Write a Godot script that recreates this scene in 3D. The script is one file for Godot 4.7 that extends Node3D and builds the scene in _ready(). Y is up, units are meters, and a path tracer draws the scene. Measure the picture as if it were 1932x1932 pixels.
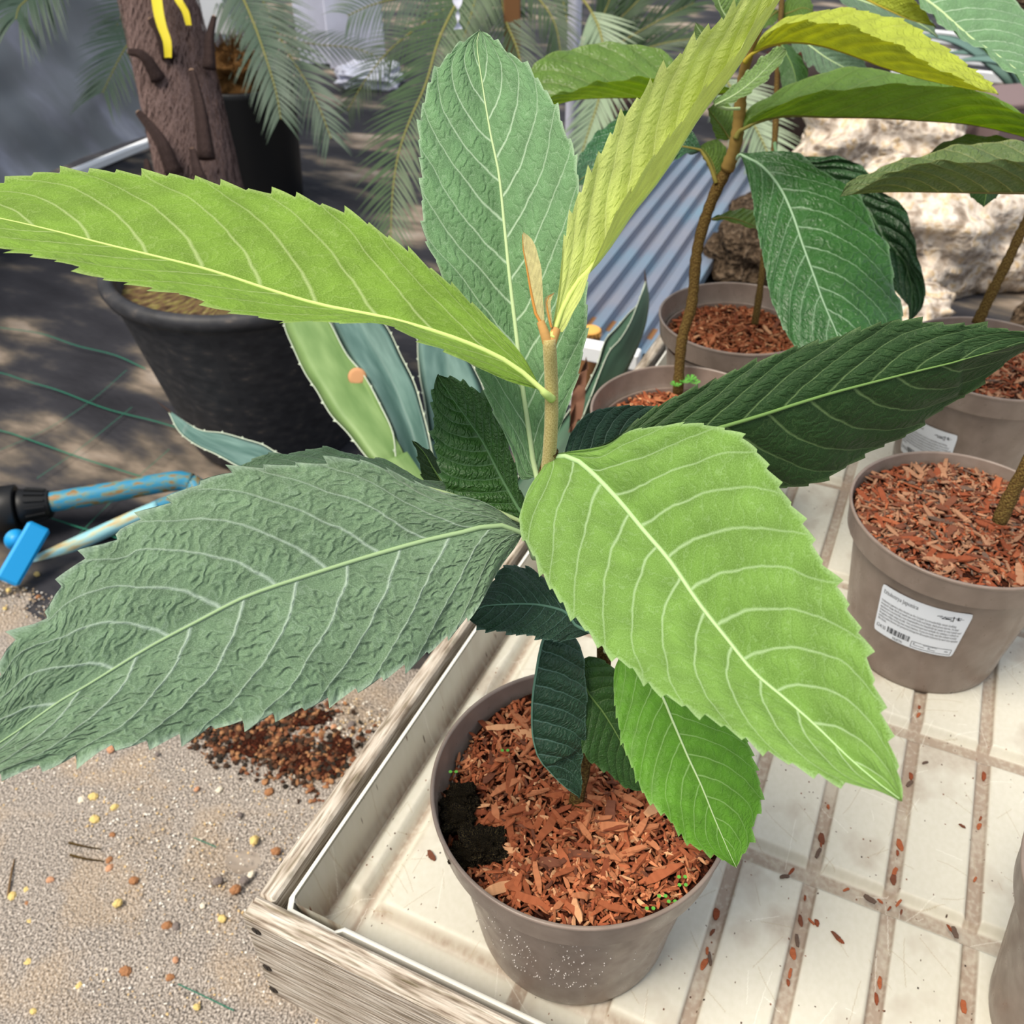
extends Node3D
# A loquat in a nursery pot on a white growing tray, more loquats, an agave, palms and cycads behind. Units: metres, y up.

const TRAY_Y := 0.46417            # top of the tray's raised panels
const AWAY := Vector3(0.427564, 0, -0.903985)    # the bench's long direction
const ACROSS := Vector3(0.903985, 0, 0.427564)   # the bench's short direction
const RIM_R := 0.13
const POT_H := 0.21276
var rng := RandomNumberGenerator.new()
var M := {}
var chip_meshes := []
var bark := []
var pot_body: ArrayMesh
var pot_rim: ArrayMesh
var taken := {}

# ------------------------------------------------------------------ small tools
func v3(a: Array) -> PackedVector3Array:
	var r := PackedVector3Array()
	for i in range(0, a.size(), 3):
		r.append(Vector3(a[i], a[i + 1], a[i + 2]))
	return r

func uvp(u: float, v: float, y: float) -> Vector3:
	return ACROSS * u + AWAY * v + Vector3(0, y, 0)

func spline(p: PackedVector3Array, n: int) -> PackedVector3Array:
	# n + 1 points, evenly spaced along a smooth curve through p
	var c := Curve3D.new()
	c.bake_interval = 0.002
	var total := 0.0
	for i in p.size() - 1:
		total += p[i].distance_to(p[i + 1])
	c.bake_interval = maxf(0.001, total / 300.0)
	for i in p.size():
		var a := p[maxi(i - 1, 0)]
		var b := p[mini(i + 1, p.size() - 1)]
		var t := (b - a).normalized()
		var l0 := p[i].distance_to(a) / 3.0
		var l1 := p[i].distance_to(b) / 3.0
		c.add_point(p[i], -t * l0, t * l1)
	var r := PackedVector3Array()
	var len := c.get_baked_length()
	for i in n + 1:
		r.append(c.sample_baked(len * i / n, true))
	return r

func numbered(called: String) -> String:
	if not taken.has(called):
		taken[called] = 0
		return called
	taken[called] += 1
	return "%s_%03d" % [called, taken[called]]

func tag(o: Node3D, label: String, category: String, group := "", kind := "") -> Node3D:
	o.set_meta("label", label)
	o.set_meta("category", category)
	if group: o.set_meta("group", group)
	if kind: o.set_meta("kind", kind)
	return o

func thing(called: String, label: String, category: String, at := Vector3.ZERO, group := "") -> Node3D:
	var o := Node3D.new()
	o.name = numbered(called)
	add_child(o, true)
	o.position = at
	tag(o, label, category, group)
	return o

func base_of(o: Node) -> Vector3:
	var p := Vector3.ZERO
	while o is Node3D and o != self:
		p += (o as Node3D).position
		o = o.get_parent()
	return p

func part(par: Node, called: String, mesh: Mesh, mat: Material, stuff := false, local := false) -> MeshInstance3D:
	# the mesh is in world coordinates unless local
	var o := MeshInstance3D.new()
	o.name = numbered(called) if par == self else called
	o.mesh = mesh
	o.material_override = mat
	par.add_child(o, true)
	if not local: o.position = -base_of(par)
	if stuff: o.set_meta("kind", "stuff")
	return o

func structure(called: String, mesh: Mesh, mat: Material) -> MeshInstance3D:
	var o := part(self, called, mesh, mat)
	o.set_meta("kind", "structure")
	return o

func build(v: PackedVector3Array, idx: PackedInt32Array, uv := PackedVector2Array(), closed := true, uv2 := PackedVector2Array(), col := PackedColorArray()) -> ArrayMesh:
	# smooth normals; a closed shape is turned right side out
	if closed:
		var vol := 0.0
		for i in range(0, idx.size(), 3):
			vol += v[idx[i]].dot(v[idx[i + 1]].cross(v[idx[i + 2]]))
		if vol > 0.0:
			for i in range(0, idx.size(), 3):
				var t := idx[i + 1]
				idx[i + 1] = idx[i + 2]
				idx[i + 2] = t
	var n := PackedVector3Array()
	n.resize(v.size())
	for i in range(0, idx.size(), 3):
		var a := idx[i]
		var b := idx[i + 1]
		var c := idx[i + 2]
		var k := (v[c] - v[a]).cross(v[b] - v[a])
		n[a] += k
		n[b] += k
		n[c] += k
	for i in n.size():
		n[i] = n[i].normalized() if n[i].length_squared() > 1e-24 else Vector3.UP
	var arr := []
	arr.resize(Mesh.ARRAY_MAX)
	arr[Mesh.ARRAY_VERTEX] = v
	arr[Mesh.ARRAY_NORMAL] = n
	arr[Mesh.ARRAY_INDEX] = idx
	if uv.size(): arr[Mesh.ARRAY_TEX_UV] = uv
	if uv2.size(): arr[Mesh.ARRAY_TEX_UV2] = uv2
	if col.size(): arr[Mesh.ARRAY_COLOR] = col
	var m := ArrayMesh.new()
	m.add_surface_from_arrays(Mesh.PRIMITIVE_TRIANGLES, arr)
	return m

func grid_index(rows: int, cols: int, wrap := false, from := 0) -> PackedInt32Array:
	var idx := PackedInt32Array()
	for i in rows - 1:
		for j in (cols if wrap else cols - 1):
			var a := from + i * cols + j
			var b := from + i * cols + (j + 1) % cols
			idx.append_array([a, a + cols, b, b, a + cols, b - (a - a) + cols])
	return idx

func flat(tris: PackedVector3Array, uv := PackedVector2Array()) -> ArrayMesh:
	# separate triangles with flat normals
	var n := PackedVector3Array()
	n.resize(tris.size())
	for i in range(0, tris.size(), 3):
		var k := (tris[i + 2] - tris[i]).cross(tris[i + 1] - tris[i]).normalized()
		n[i] = k
		n[i + 1] = k
		n[i + 2] = k
	var arr := []
	arr.resize(Mesh.ARRAY_MAX)
	arr[Mesh.ARRAY_VERTEX] = tris
	arr[Mesh.ARRAY_NORMAL] = n
	if uv.size(): arr[Mesh.ARRAY_TEX_UV] = uv
	var m := ArrayMesh.new()
	m.add_surface_from_arrays(Mesh.PRIMITIVE_TRIANGLES, arr)
	return m

func push(t: PackedVector3Array, a: Vector3, b: Vector3, c: Vector3, mid: Vector3) -> void:
	# a triangle that faces away from mid (clockwise front)
	if (c - a).cross(b - a).dot((a + b + c) / 3.0 - mid) < 0.0:
		t.append_array([a, c, b])
	else:
		t.append_array([a, b, c])

func slab(o: Vector3, x: Vector3, y: Vector3, z: Vector3, bev := 0.003) -> ArrayMesh:
	# a chamfered box: centre o, half axes x, y, z; UV runs along the longest axis
	var t := PackedVector3Array()
	var ax := [x, y, z]
	var inn := []
	for k in 3:
		var l: float = ax[k].length()
		inn.append(ax[k] * maxf(0.0, (l - bev) / l))
	var c := {}
	for sx in [-1, 1]:
		for sy in [-1, 1]:
			for sz in [-1, 1]:
				var s := [sx, sy, sz]
				for k in 3:
					var p := o
					for j in 3:
						p += (ax[j] if j == k else inn[j]) * s[j]
					c[[sx, sy, sz, k]] = p
	for k in 3:
		var i := (k + 1) % 3
		var j := (k + 2) % 3
		for s in [-1, 1]:
			var q := []
			for e in [[-1, -1], [1, -1], [1, 1], [-1, 1]]:
				var key := [0, 0, 0, k]
				key[k] = s
				key[i] = e[0]
				key[j] = e[1]
				q.append(c[key])
			push(t, q[0], q[1], q[2], o)
			push(t, q[0], q[2], q[3], o)
		for e in [[-1, -1], [1, -1], [1, 1], [-1, 1]]:
			var q := []
			for f in [[-1, i], [1, i], [1, j], [-1, j]]:
				var key := [0, 0, 0, f[1]]
				key[k] = f[0]
				key[i] = e[0]
				key[j] = e[1]
				q.append(c[key])
			push(t, q[0], q[1], q[2], o)
			push(t, q[0], q[2], q[3], o)
	for sx in [-1, 1]:
		for sy in [-1, 1]:
			for sz in [-1, 1]:
				push(t, c[[sx, sy, sz, 0]], c[[sx, sy, sz, 1]], c[[sx, sy, sz, 2]], o)
	var uv := PackedVector2Array()
	var order := [0, 1, 2]
	order.sort_custom(func(a, b): return ax[a].length() > ax[b].length())
	for p in t:
		var d: Vector3 = p - o
		uv.append(Vector2(d.dot(ax[order[0]].normalized()), d.dot(ax[order[1]].normalized()) + 0.7 * d.dot(ax[order[2]].normalized())))
	return flat(t, uv)

func tube(p: PackedVector3Array, r: PackedFloat32Array, sides := 10, uvk := 1.0) -> ArrayMesh:
	var v := PackedVector3Array()
	var uv := PackedVector2Array()
	var n := p.size()
	var side := Vector3.RIGHT
	var run := 0.0
	for i in n:
		var t := (p[mini(i + 1, n - 1)] - p[maxi(i - 1, 0)]).normalized()
		if i == 0:
			side = t.cross(Vector3.UP if absf(t.y) < 0.9 else Vector3.RIGHT).normalized()
		side = (side - t * side.dot(t)).normalized()
		var up := t.cross(side)
		if i: run += p[i].distance_to(p[i - 1])
		var rr := r[mini(i, r.size() - 1)]
		for k in sides:
			var a := TAU * k / sides
			v.append(p[i] + (side * cos(a) + up * sin(a)) * rr)
			uv.append(Vector2(run * uvk, float(k) / sides))
	var idx := grid_index(n, sides, true)
	v.append(p[0])
	uv.append(Vector2.ZERO)
	v.append(p[n - 1])
	uv.append(Vector2(run * uvk, 0))
	for k in sides:
		idx.append_array([n * sides, k, (k + 1) % sides])
		idx.append_array([n * sides + 1, (n - 1) * sides + (k + 1) % sides, (n - 1) * sides + k])
	return build(v, idx, uv)

func taper(a: float, b: float, n: int) -> PackedFloat32Array:
	var r := PackedFloat32Array()
	for i in n:
		r.append(lerpf(a, b, float(i) / (n - 1)))
	return r

func lathe(prof: Array, sides := 96, bump = null, origin := Vector3.ZERO) -> ArrayMesh:
	# prof: closed loop of Vector2(radius, height)
	var v := PackedVector3Array()
	var uv := PackedVector2Array()
	var n := prof.size()
	for i in n + 1:
		var q: Vector2 = prof[i % n]
		for k in sides:
			var a := TAU * k / sides
			var r := q.x
			if bump != null: r += bump.call(a, q.y, i)
			v.append(origin + Vector3(sin(a) * r, q.y, cos(a) * r))
			uv.append(Vector2(float(k) / sides * 6.0, q.y * 6.0))
	return build(v, grid_index(n + 1, sides, true), uv)

func noise(seed_: int, freq: float, oct := 4, type := FastNoiseLite.TYPE_SIMPLEX_SMOOTH) -> FastNoiseLite:
	var f := FastNoiseLite.new()
	f.seed = seed_
	f.frequency = freq
	f.noise_type = type
	f.fractal_octaves = oct
	return f

func rock(o: Vector3, ax: Vector3, seed_: int, rough := 0.28, turn := 0.0, pw := 3.2) -> ArrayMesh:
	var f := noise(seed_, 0.9, 5)
	var g := noise(seed_ + 9, 2.2, 2, FastNoiseLite.TYPE_CELLULAR)
	var v := PackedVector3Array()
	var uv := PackedVector2Array()
	var R := 40
	var C := 64
	var b := Basis(Vector3.UP, turn)
	for i in R + 1:
		for j in C:
			var th := PI * i / R
			var ph := TAU * j / C
			var d := Vector3(sin(th) * cos(ph), cos(th), sin(th) * sin(ph))
			var q := d / pow(pow(absf(d.x), pw) + pow(absf(d.y), pw) + pow(absf(d.z), pw), 1.0 / pw)
			var k := 1.0 + rough * f.get_noise_3dv(d * 1.4) + rough * 0.45 * g.get_noise_3dv(d * 1.1)
			v.append(o + b * (q * ax * k))
			uv.append(Vector2(float(j) / C, float(i) / R))
	return build(v, grid_index(R + 1, C, true), uv)

# ------------------------------------------------------------------ textures and materials
func ramp(im: Image, stops: Array) -> ImageTexture:
	# grey image to colours; stops: [position, Color] ...
	var lut := PackedByteArray()
	lut.resize(768)
	for i in 256:
		var x := i / 255.0
		var c: Color = stops[0][1]
		for k in stops.size() - 1:
			if x >= stops[k][0]:
				c = stops[k][1].lerp(stops[k + 1][1], clampf((x - stops[k][0]) / (stops[k + 1][0] - stops[k][0]), 0, 1))
		lut[i * 3] = c.r8
		lut[i * 3 + 1] = c.g8
		lut[i * 3 + 2] = c.b8
	im.convert(Image.FORMAT_L8)
	var d := im.get_data()
	var out := PackedByteArray()
	out.resize(d.size() * 3)
	for i in d.size():
		var q := d[i] * 3
		out[i * 3] = lut[q]
		out[i * 3 + 1] = lut[q + 1]
		out[i * 3 + 2] = lut[q + 2]
	return ImageTexture.create_from_image(Image.create_from_data(im.get_width(), im.get_height(), false, Image.FORMAT_RGB8, out))

func ntex(seed_: int, freq: float, oct: int, size: int, stops: Array, type := FastNoiseLite.TYPE_SIMPLEX_SMOOTH) -> ImageTexture:
	return ramp(noise(seed_, freq, oct, type).get_seamless_image(size, size), stops)

func grey(lo: float, hi: float) -> Array:
	return [[0.0, Color(lo, lo, lo)], [1.0, Color(hi, hi, hi)]]

func solid(c: Color) -> ImageTexture:
	var im := Image.create_empty(4, 4, false, Image.FORMAT_RGBA8)
	im.fill(c)
	return ImageTexture.create_from_image(im)

func mat(called: String, c: Color, rough := 0.8, spec := 0.4) -> StandardMaterial3D:
	var m := StandardMaterial3D.new()
	m.resource_name = called
	m.albedo_color = c
	m.roughness = rough
	m.metallic_specular = spec
	M[called] = m
	return m

var leaf_veins_edge_light: ImageTexture
var leaf_height: ImageTexture
var leaf_mottle: ImageTexture
const LATERALS := 11.0

func lateral_phase(u: float, w: float, s: int) -> float:
	return (u - 0.13 * w - 0.11 * w * w) * LATERALS + (0.0 if s < 0 else 0.42)

func make_leaf_textures() -> void:
	var W := 1024
	var H := 512
	var fine := noise(3, 0.30, 2).get_seamless_image(W, H).get_data()
	var broad := noise(5, 0.010, 3)
	var cell := noise(8, 0.035, 2)
	var veins := PackedByteArray()
	var high := PackedFloat32Array()
	var mot := PackedByteArray()
	veins.resize(W * H)
	high.resize(W * H)
	mot.resize(W * H)
	for y in H:
		var vv := (y + 0.5) / H * 2.0 - 1.0
		var s := -1 if vv < 0 else 1
		var w := absf(vv)
		var bend := 0.13 * w + 0.11 * w * w
		var rib := clampf(1.35 - w / 0.018, 0.0, 1.0)
		var fade := clampf(1.15 - w, 0.0, 1.0)
		for x in W:
			var k := y * W + x
			var u := (x + 0.5) / W
			var f := fine[k] / 255.0
			var br := 0.5 + 0.5 * broad.get_noise_2d(x, y)
			var ce := 0.5 + 0.5 * cell.get_noise_2d(x, y)
			var ph := (u - bend) * LATERALS + (0.0 if s < 0 else 0.42) + (br - 0.5) * 0.14
			var d := absf(ph - roundf(ph))
			var lat := clampf(1.15 - d / (0.036 + 0.016 * fade), 0.0, 1.0) * (0.35 + 0.65 * fade)
			# cross veins between the laterals
			var cr := (w * 1.15 + u * 5.2) * 4.2 + (br - 0.5) * 2.0 + (ce - 0.5) * 1.0 + floorf(ph) * 0.43
			var dc := absf(cr - roundf(cr))
			var cross := clampf(1.0 - dc / 0.09, 0.0, 1.0) * 0.18
			var net := 0.0
			var hair := (f - 0.42) * 0.7
			var a := maxf(maxf(rib, lat * 0.80), maxf(cross + net, clampf((w - 0.965) / 0.03, 0.0, 1.0) * 0.45)) + hair * 0.55  # besides veins: pale leaf margin, with rim light painted in as an edge highlight
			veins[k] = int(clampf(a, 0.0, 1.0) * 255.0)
			var pil := pow(sin(PI * clampf(d, 0.0, 0.5)), 0.7)
			var h := 0.42 * pil + 0.40 * (0.5 - 0.5 * cos(TAU * cr)) * (0.4 + 0.6 * ce) * (0.2 + pil * 0.8) * smoothstep(0.02, 0.15, w) + 0.02 * f + 0.10 * br + 0.14 * ce
			high[k] = h * (1.0 - rib * 0.6)
			mot[k] = int(clampf(0.74 + 0.22 * f + 0.18 * (br - 0.5) + 0.06 * pil, 0.0, 1.0) * 255.0)
	leaf_veins_edge_light = ImageTexture.create_from_image(Image.create_from_data(W, H, false, Image.FORMAT_L8, veins))
	leaf_height = ImageTexture.create_from_image(Image.create_from_data(W, H, false, Image.FORMAT_RF, high.to_byte_array()))
	leaf_mottle = ImageTexture.create_from_image(Image.create_from_data(W, H, false, Image.FORMAT_L8, mot))

func leaf_mat(called: String, c: Color, vein: Color, through: Color, rough: float, height: float, spec := 0.35, sheen := 0.0, va := 0.8) -> void:
	var m := mat(called, c, rough, spec)
	m.albedo_texture = leaf_mottle
	m.detail_enabled = true
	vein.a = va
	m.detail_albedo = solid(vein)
	m.detail_mask = leaf_veins_edge_light
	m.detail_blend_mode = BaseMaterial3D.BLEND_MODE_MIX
	m.heightmap_enabled = true
	m.heightmap_texture = leaf_height
	m.heightmap_scale = height
	m.cull_mode = BaseMaterial3D.CULL_DISABLED
	m.backlight_enabled = true
	m.backlight = through
	if sheen > 0.0:
		m.rim_enabled = true
		m.rim = sheen
		m.rim_tint = 0.5

# ------------------------------------------------------------------ leaves
func leaf(par: Node3D, mname: String, ma: Array, aa: Array, ba: Array, teeth: int, amp: float, rel: float, rib: float, pet: Array, bul: float) -> void:
	var rows := PackedFloat32Array()
	var saw := PackedFloat32Array()
	for i in teeth:
		for q in [[0.0, 0.0], [0.3, 0.36], [0.62, 0.74], [0.86, 1.0], [0.94, 0.35]]:
			rows.append((i + q[0]) / teeth)
			saw.append(q[1] * (0.65 + 0.35 * sin(i * 2.3)) * smoothstep(0.06, 0.2, (i + 0.5) / teeth))
	rows.append(1.0)
	saw.append(0.0)
	var N := rows.size()
	var fine := 240
	var sm := spline(v3(ma), fine)
	var sa := spline(v3(aa), fine)
	var sb := spline(v3(ba), fine)
	var at := func(s: PackedVector3Array, u: float) -> Vector3:
		var x := u * fine
		var i := mini(int(x), fine - 1)
		return s[i].lerp(s[i + 1], x - i)
	var K := 12
	var cols := 2 * K + 1
	var v := PackedVector3Array()
	var uv := PackedVector2Array()
	var ribs := PackedVector3Array()
	for i in N:
		var u := rows[i]
		var m: Vector3 = at.call(sm, u)
		var t: Vector3 = (at.call(sm, minf(u + 0.02, 1.0)) - at.call(sm, maxf(u - 0.02, 0.0))).normalized()
		var e := [at.call(sa, u), at.call(sb, u)]
		var na: Vector3 = t.cross(e[0] - m)
		var nb: Vector3 = (e[1] - m).cross(t)
		if (na + nb).y < 0.0:
			na = -na
			nb = -nb
		var up := (na.normalized() + nb.normalized()).normalized()
		ribs.append(m + up * rib * 0.25)
		for j in cols:
			var s := -1 if j < K else 1
			var w := absf(j - K) / K
			w = 1.0 - pow(1.0 - w, 1.25) if w < 1.0 else 1.0
			var to: Vector3 = (e[0] if s < 0 else e[1]) - m
			var n := (na if s < 0 else nb).normalized()
			n = up.lerp(n, clampf(w * 2.0, 0, 1)).normalized()
			var half := to.length()
			var p := m + to * w + n * (bul * half * w * (1.0 - w) * 4.0 * 0.5)
			var ph := lateral_phase(u, w, s)
			var dd := sin(PI * ph)
			p += n * (rel * dd * dd * smoothstep(0.0, 0.25, w) * minf(1.0, half / 0.03) * (1.0 - 0.3 * w))
			p += n * (rel * 0.7 * w * sin(ph * 2.1 + s * 1.3 + u * 9.0) * smoothstep(0.6, 1.0, w))
			if w >= 1.0 and half > 1e-5:
				p += (to / half + t * 0.75) * amp * saw[i] * minf(1.0, half / 0.012)
			v.append(p)
			uv.append(Vector2(u, 0.5 + 0.5 * s * w))
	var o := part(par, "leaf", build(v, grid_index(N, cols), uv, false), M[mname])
	var line := PackedVector3Array()
	var rad := PackedFloat32Array()
	var sp := v3(pet)
	if sp.size() > 2:
		var ss := spline(sp, 6)
		for i in 6:
			line.append(ss[i])
			rad.append(rib * lerpf(1.7, 1.25, i / 6.0))
	for i in range(0, N, 4):
		line.append(ribs[i])
		rad.append(rib * pow(1.0 - 0.92 * rows[i], 0.85))
	part(o, "midrib", tube(line, rad, 8), M["rib_" + mname] if M.has("rib_" + mname) else M["rib"])

func stem(par: Node3D, p: Array, r0: float, r1: float, m: Material, called := "stem") -> MeshInstance3D:
	var s := spline(v3(p), 40)
	var r := PackedFloat32Array()
	for i in 41:
		r.append(lerpf(r0, r1, i / 40.0) * (1.0 + (0.07 * sin(i * 2.7) + 0.05 * sin(i * 0.9)) * (1.0 if r0 > 0.0055 else 0.15)))
	return part(par, called, tube(s, r, 14, 30.0), m)

# ------------------------------------------------------------------ bark mulch and pots
func make_chips() -> void:
	for k in 6:
		var t := PackedVector3Array()
		var n := 4
		var ring := []
		for i in n + 1:
			var x := (float(i) / n - 0.5)
			var e := 1.0 - 0.55 * pow(absf(x * 2.0), 3.0) * rng.randf_range(0.5, 1.3)
			var yy := rng.randf_range(-0.12, 0.12)
			var zz := rng.randf_range(-0.12, 0.12)
			var q := []
			for c in [[-1, -1], [1, -1], [1, 1], [-1, 1]]:
				q.append(Vector3(x + (rng.randf_range(-0.09, 0.09) if i in [0, n] else 0.0), 0.5 * c[0] * e * rng.randf_range(0.75, 1.1) + yy, 0.5 * c[1] * e * rng.randf_range(0.75, 1.1) + zz))
			ring.append(q)
		for i in n:
			for j in 4:
				var a: Vector3 = ring[i][j]
				var b: Vector3 = ring[i][(j + 1) % 4]
				var c: Vector3 = ring[i + 1][(j + 1) % 4]
				var d: Vector3 = ring[i + 1][j]
				var mid := Vector3((a.x + c.x) / 2.0, 0, 0)
				push(t, a, b, c, mid)
				push(t, a, c, d, mid)
		for i in [0, n]:
			var mid := Vector3(0, 0, 0)
			push(t, ring[i][0], ring[i][1], ring[i][2], mid)
			push(t, ring[i][0], ring[i][2], ring[i][3], mid)
		var uv := PackedVector2Array()
		var sh := rng.randf()
		for p in t:
			uv.append(Vector2(p.x * 0.5 + sh, p.y * 0.9 + p.z * 0.9 + sh * 3.0))
		chip_meshes.append(flat(t, uv))

func chip_basis(l: float, w: float, th: float, tilt: float) -> Basis:
	var b := Basis(Vector3.UP, rng.randf() * TAU) * Basis(Vector3(0, 0, 1), rng.randf_range(-tilt, tilt)) * Basis(Vector3(1, 0, 0), rng.randf_range(-tilt, tilt) * 1.4)
	return b * Basis.from_scale(Vector3(l, th, w))

func mulch(par: Node3D, c: Vector3, R: float, nbig: int, nsmall: int, mix: Array, lift: Callable, skip = null, size := 1.0) -> MeshInstance3D:
	# a bed of bark: soil disc, chips laid one by one, and the fine stuff between them
	var v := PackedVector3Array()
	var uv := PackedVector2Array()
	var f := noise(rng.randi() % 999, 60.0, 3)
	for i in 15:
		for j in 48:
			var r := R * 1.0 * i / 14.0
			var a := TAU * j / 48
			var p := c + Vector3(sin(a) * r, 0, cos(a) * r)
			p.y += lift.call(p) - 0.003 + 0.0025 * f.get_noise_2d(p.x, p.z)
			v.append(p)
			uv.append(Vector2(p.x, p.z) * 8.0)
	var bed := part(par, "bark_mulch", build(v, grid_index(15, 48, true), uv, false), M["soil"])
	for layer in 2:
		var n := nsmall if layer == 0 else nbig
		var mm: MultiMesh
		if layer == 0:
			mm = MultiMesh.new()
			mm.transform_format = MultiMesh.TRANSFORM_3D
			mm.use_colors = true
			mm.instance_count = n
			mm.mesh = chip_meshes[2]
		for i in n:
			var p := c
			for tries in 8:
				var a := rng.randf() * TAU
				var r := (R - (0.004 if layer == 0 else 0.011)) * sqrt(rng.randf())
				p = c + Vector3(sin(a) * r, 0, cos(a) * r)
				if skip == null or not skip.call(p) or rng.randf() < 0.04: break
			p.y += lift.call(p)
			var l := rng.randf_range(0.004, 0.013) * size
			var w := rng.randf_range(0.0014, 0.0036) * size
			var th := rng.randf_range(0.001, 0.002)
			var k: int = mix[rng.randi() % mix.size()]
			if layer == 0:
				p.y += rng.randf_range(-0.001, 0.003)
				mm.set_instance_transform(i, Transform3D(chip_basis(l, w, th, 0.7), p))
				mm.set_instance_color(i, (M["bark%d" % k] as StandardMaterial3D).albedo_color.srgb_to_linear() * rng.randf_range(0.5, 1.05))
			else:
				var big := pow(rng.randf(), 2.2)
				l = lerpf(0.011, 0.037, big) * size
				if rng.randf() < 0.05 * (1.0 if nbig > 200 else 0.5): big = rng.randf_range(1.0, 1.35)
				w = lerpf(0.0026, 0.0098, big * rng.randf_range(0.5, 1.2)) * size
				th = rng.randf_range(0.0012, 0.003)
				p.y += rng.randf_range(0.001, 0.005)
				var o := part(bed, "bark_chip", chip_meshes[rng.randi() % chip_meshes.size()], bark[k], false, true)
				o.transform = Transform3D(chip_basis(l, w, th, 0.42), p)
		if layer == 0:
			var o := MultiMeshInstance3D.new()
			o.name = "fine_bark"
			o.multimesh = mm
			o.material_override = M["bark_fine"]
			o.set_meta("kind", "stuff")
			bed.add_child(o, true)
	return bed

func make_pot() -> void:
	# outer wall with shallow arched panels, foot ring; the collar is its own part
	var prof := []
	for i in 13:
		var t := i / 12.0
		prof.append(Vector2(lerpf(0.0945, 0.1175, t), 0.008 + t * 0.172))
	prof.append(Vector2(0.1160, 0.182))
	for i in 7:
		var t := 1.0 - i / 6.0
		prof.append(Vector2(lerpf(0.0925, 0.1150, t), 0.010 + t * 0.170))
	prof.append_array([Vector2(0.02, 0.009), Vector2(0.02, 0.004), Vector2(0.084, 0.004), Vector2(0.085, 0.0), Vector2(0.0925, 0.0), Vector2(0.0935, 0.0045)])
	var bump := func(a: float, h: float, i: int) -> float:
		if i > 12: return 0.0
		var q := fposmod(a * 6.0 / TAU + 0.3, 1.0) * 2.0 - 1.0
		var top := 0.166 - 0.10 * q * q * q * q
		var low := 0.020 + 0.06 * pow(absf(q), 6.0)
		return -0.0011 * smoothstep(0.0, 0.012, top - h) * smoothstep(0.0, 0.01, h - low) * smoothstep(0.0, 0.05, 0.94 - absf(q))
	pot_body = lathe(prof, 180, bump)
	var rim := [Vector2(0.1165, 0.1765), Vector2(0.1240, 0.1765), Vector2(0.1254, 0.178), Vector2(0.1283, 0.206), Vector2(0.1292, 0.2085), Vector2(0.13, 0.2098), Vector2(0.13, 0.2118), Vector2(0.1288, 0.21276), Vector2(0.1268, 0.2124), Vector2(0.1262, 0.2105), Vector2(0.1240, 0.186), Vector2(0.1150, 0.172), Vector2(0.1140, 0.172)]
	pot_rim = lathe(rim, 128)

func potted(label: String, u: float, v: float) -> Node3D:
	var at := uvp(u, v, TRAY_Y)
	var t := thing("potted_loquat", label, "plant", at, "potted loquats on the bench")
	var b := part(t, "pot", pot_body, M.pot, false, true)
	b.rotation.y = u * 7.0
	part(b, "rim", pot_rim, M.pot, false, true)
	return t

# ------------------------------------------------------------------ lettering on the pot labels
func on_pot(th0: float, th1: float, h0: float, h1: float, skew: float, x: float, y: float, off: float) -> Vector3:
	# x 0..1 from left to right, y 0..1 downwards
	var a := deg_to_rad(lerpf(th0, th1, x))
	var h := lerpf(h0, h1, y) + skew * x
	var r := lerpf(0.0945, 0.1175, (h - 0.008) / 0.172) + off
	return Vector3(sin(a) * r, h, cos(a) * r)

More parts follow.
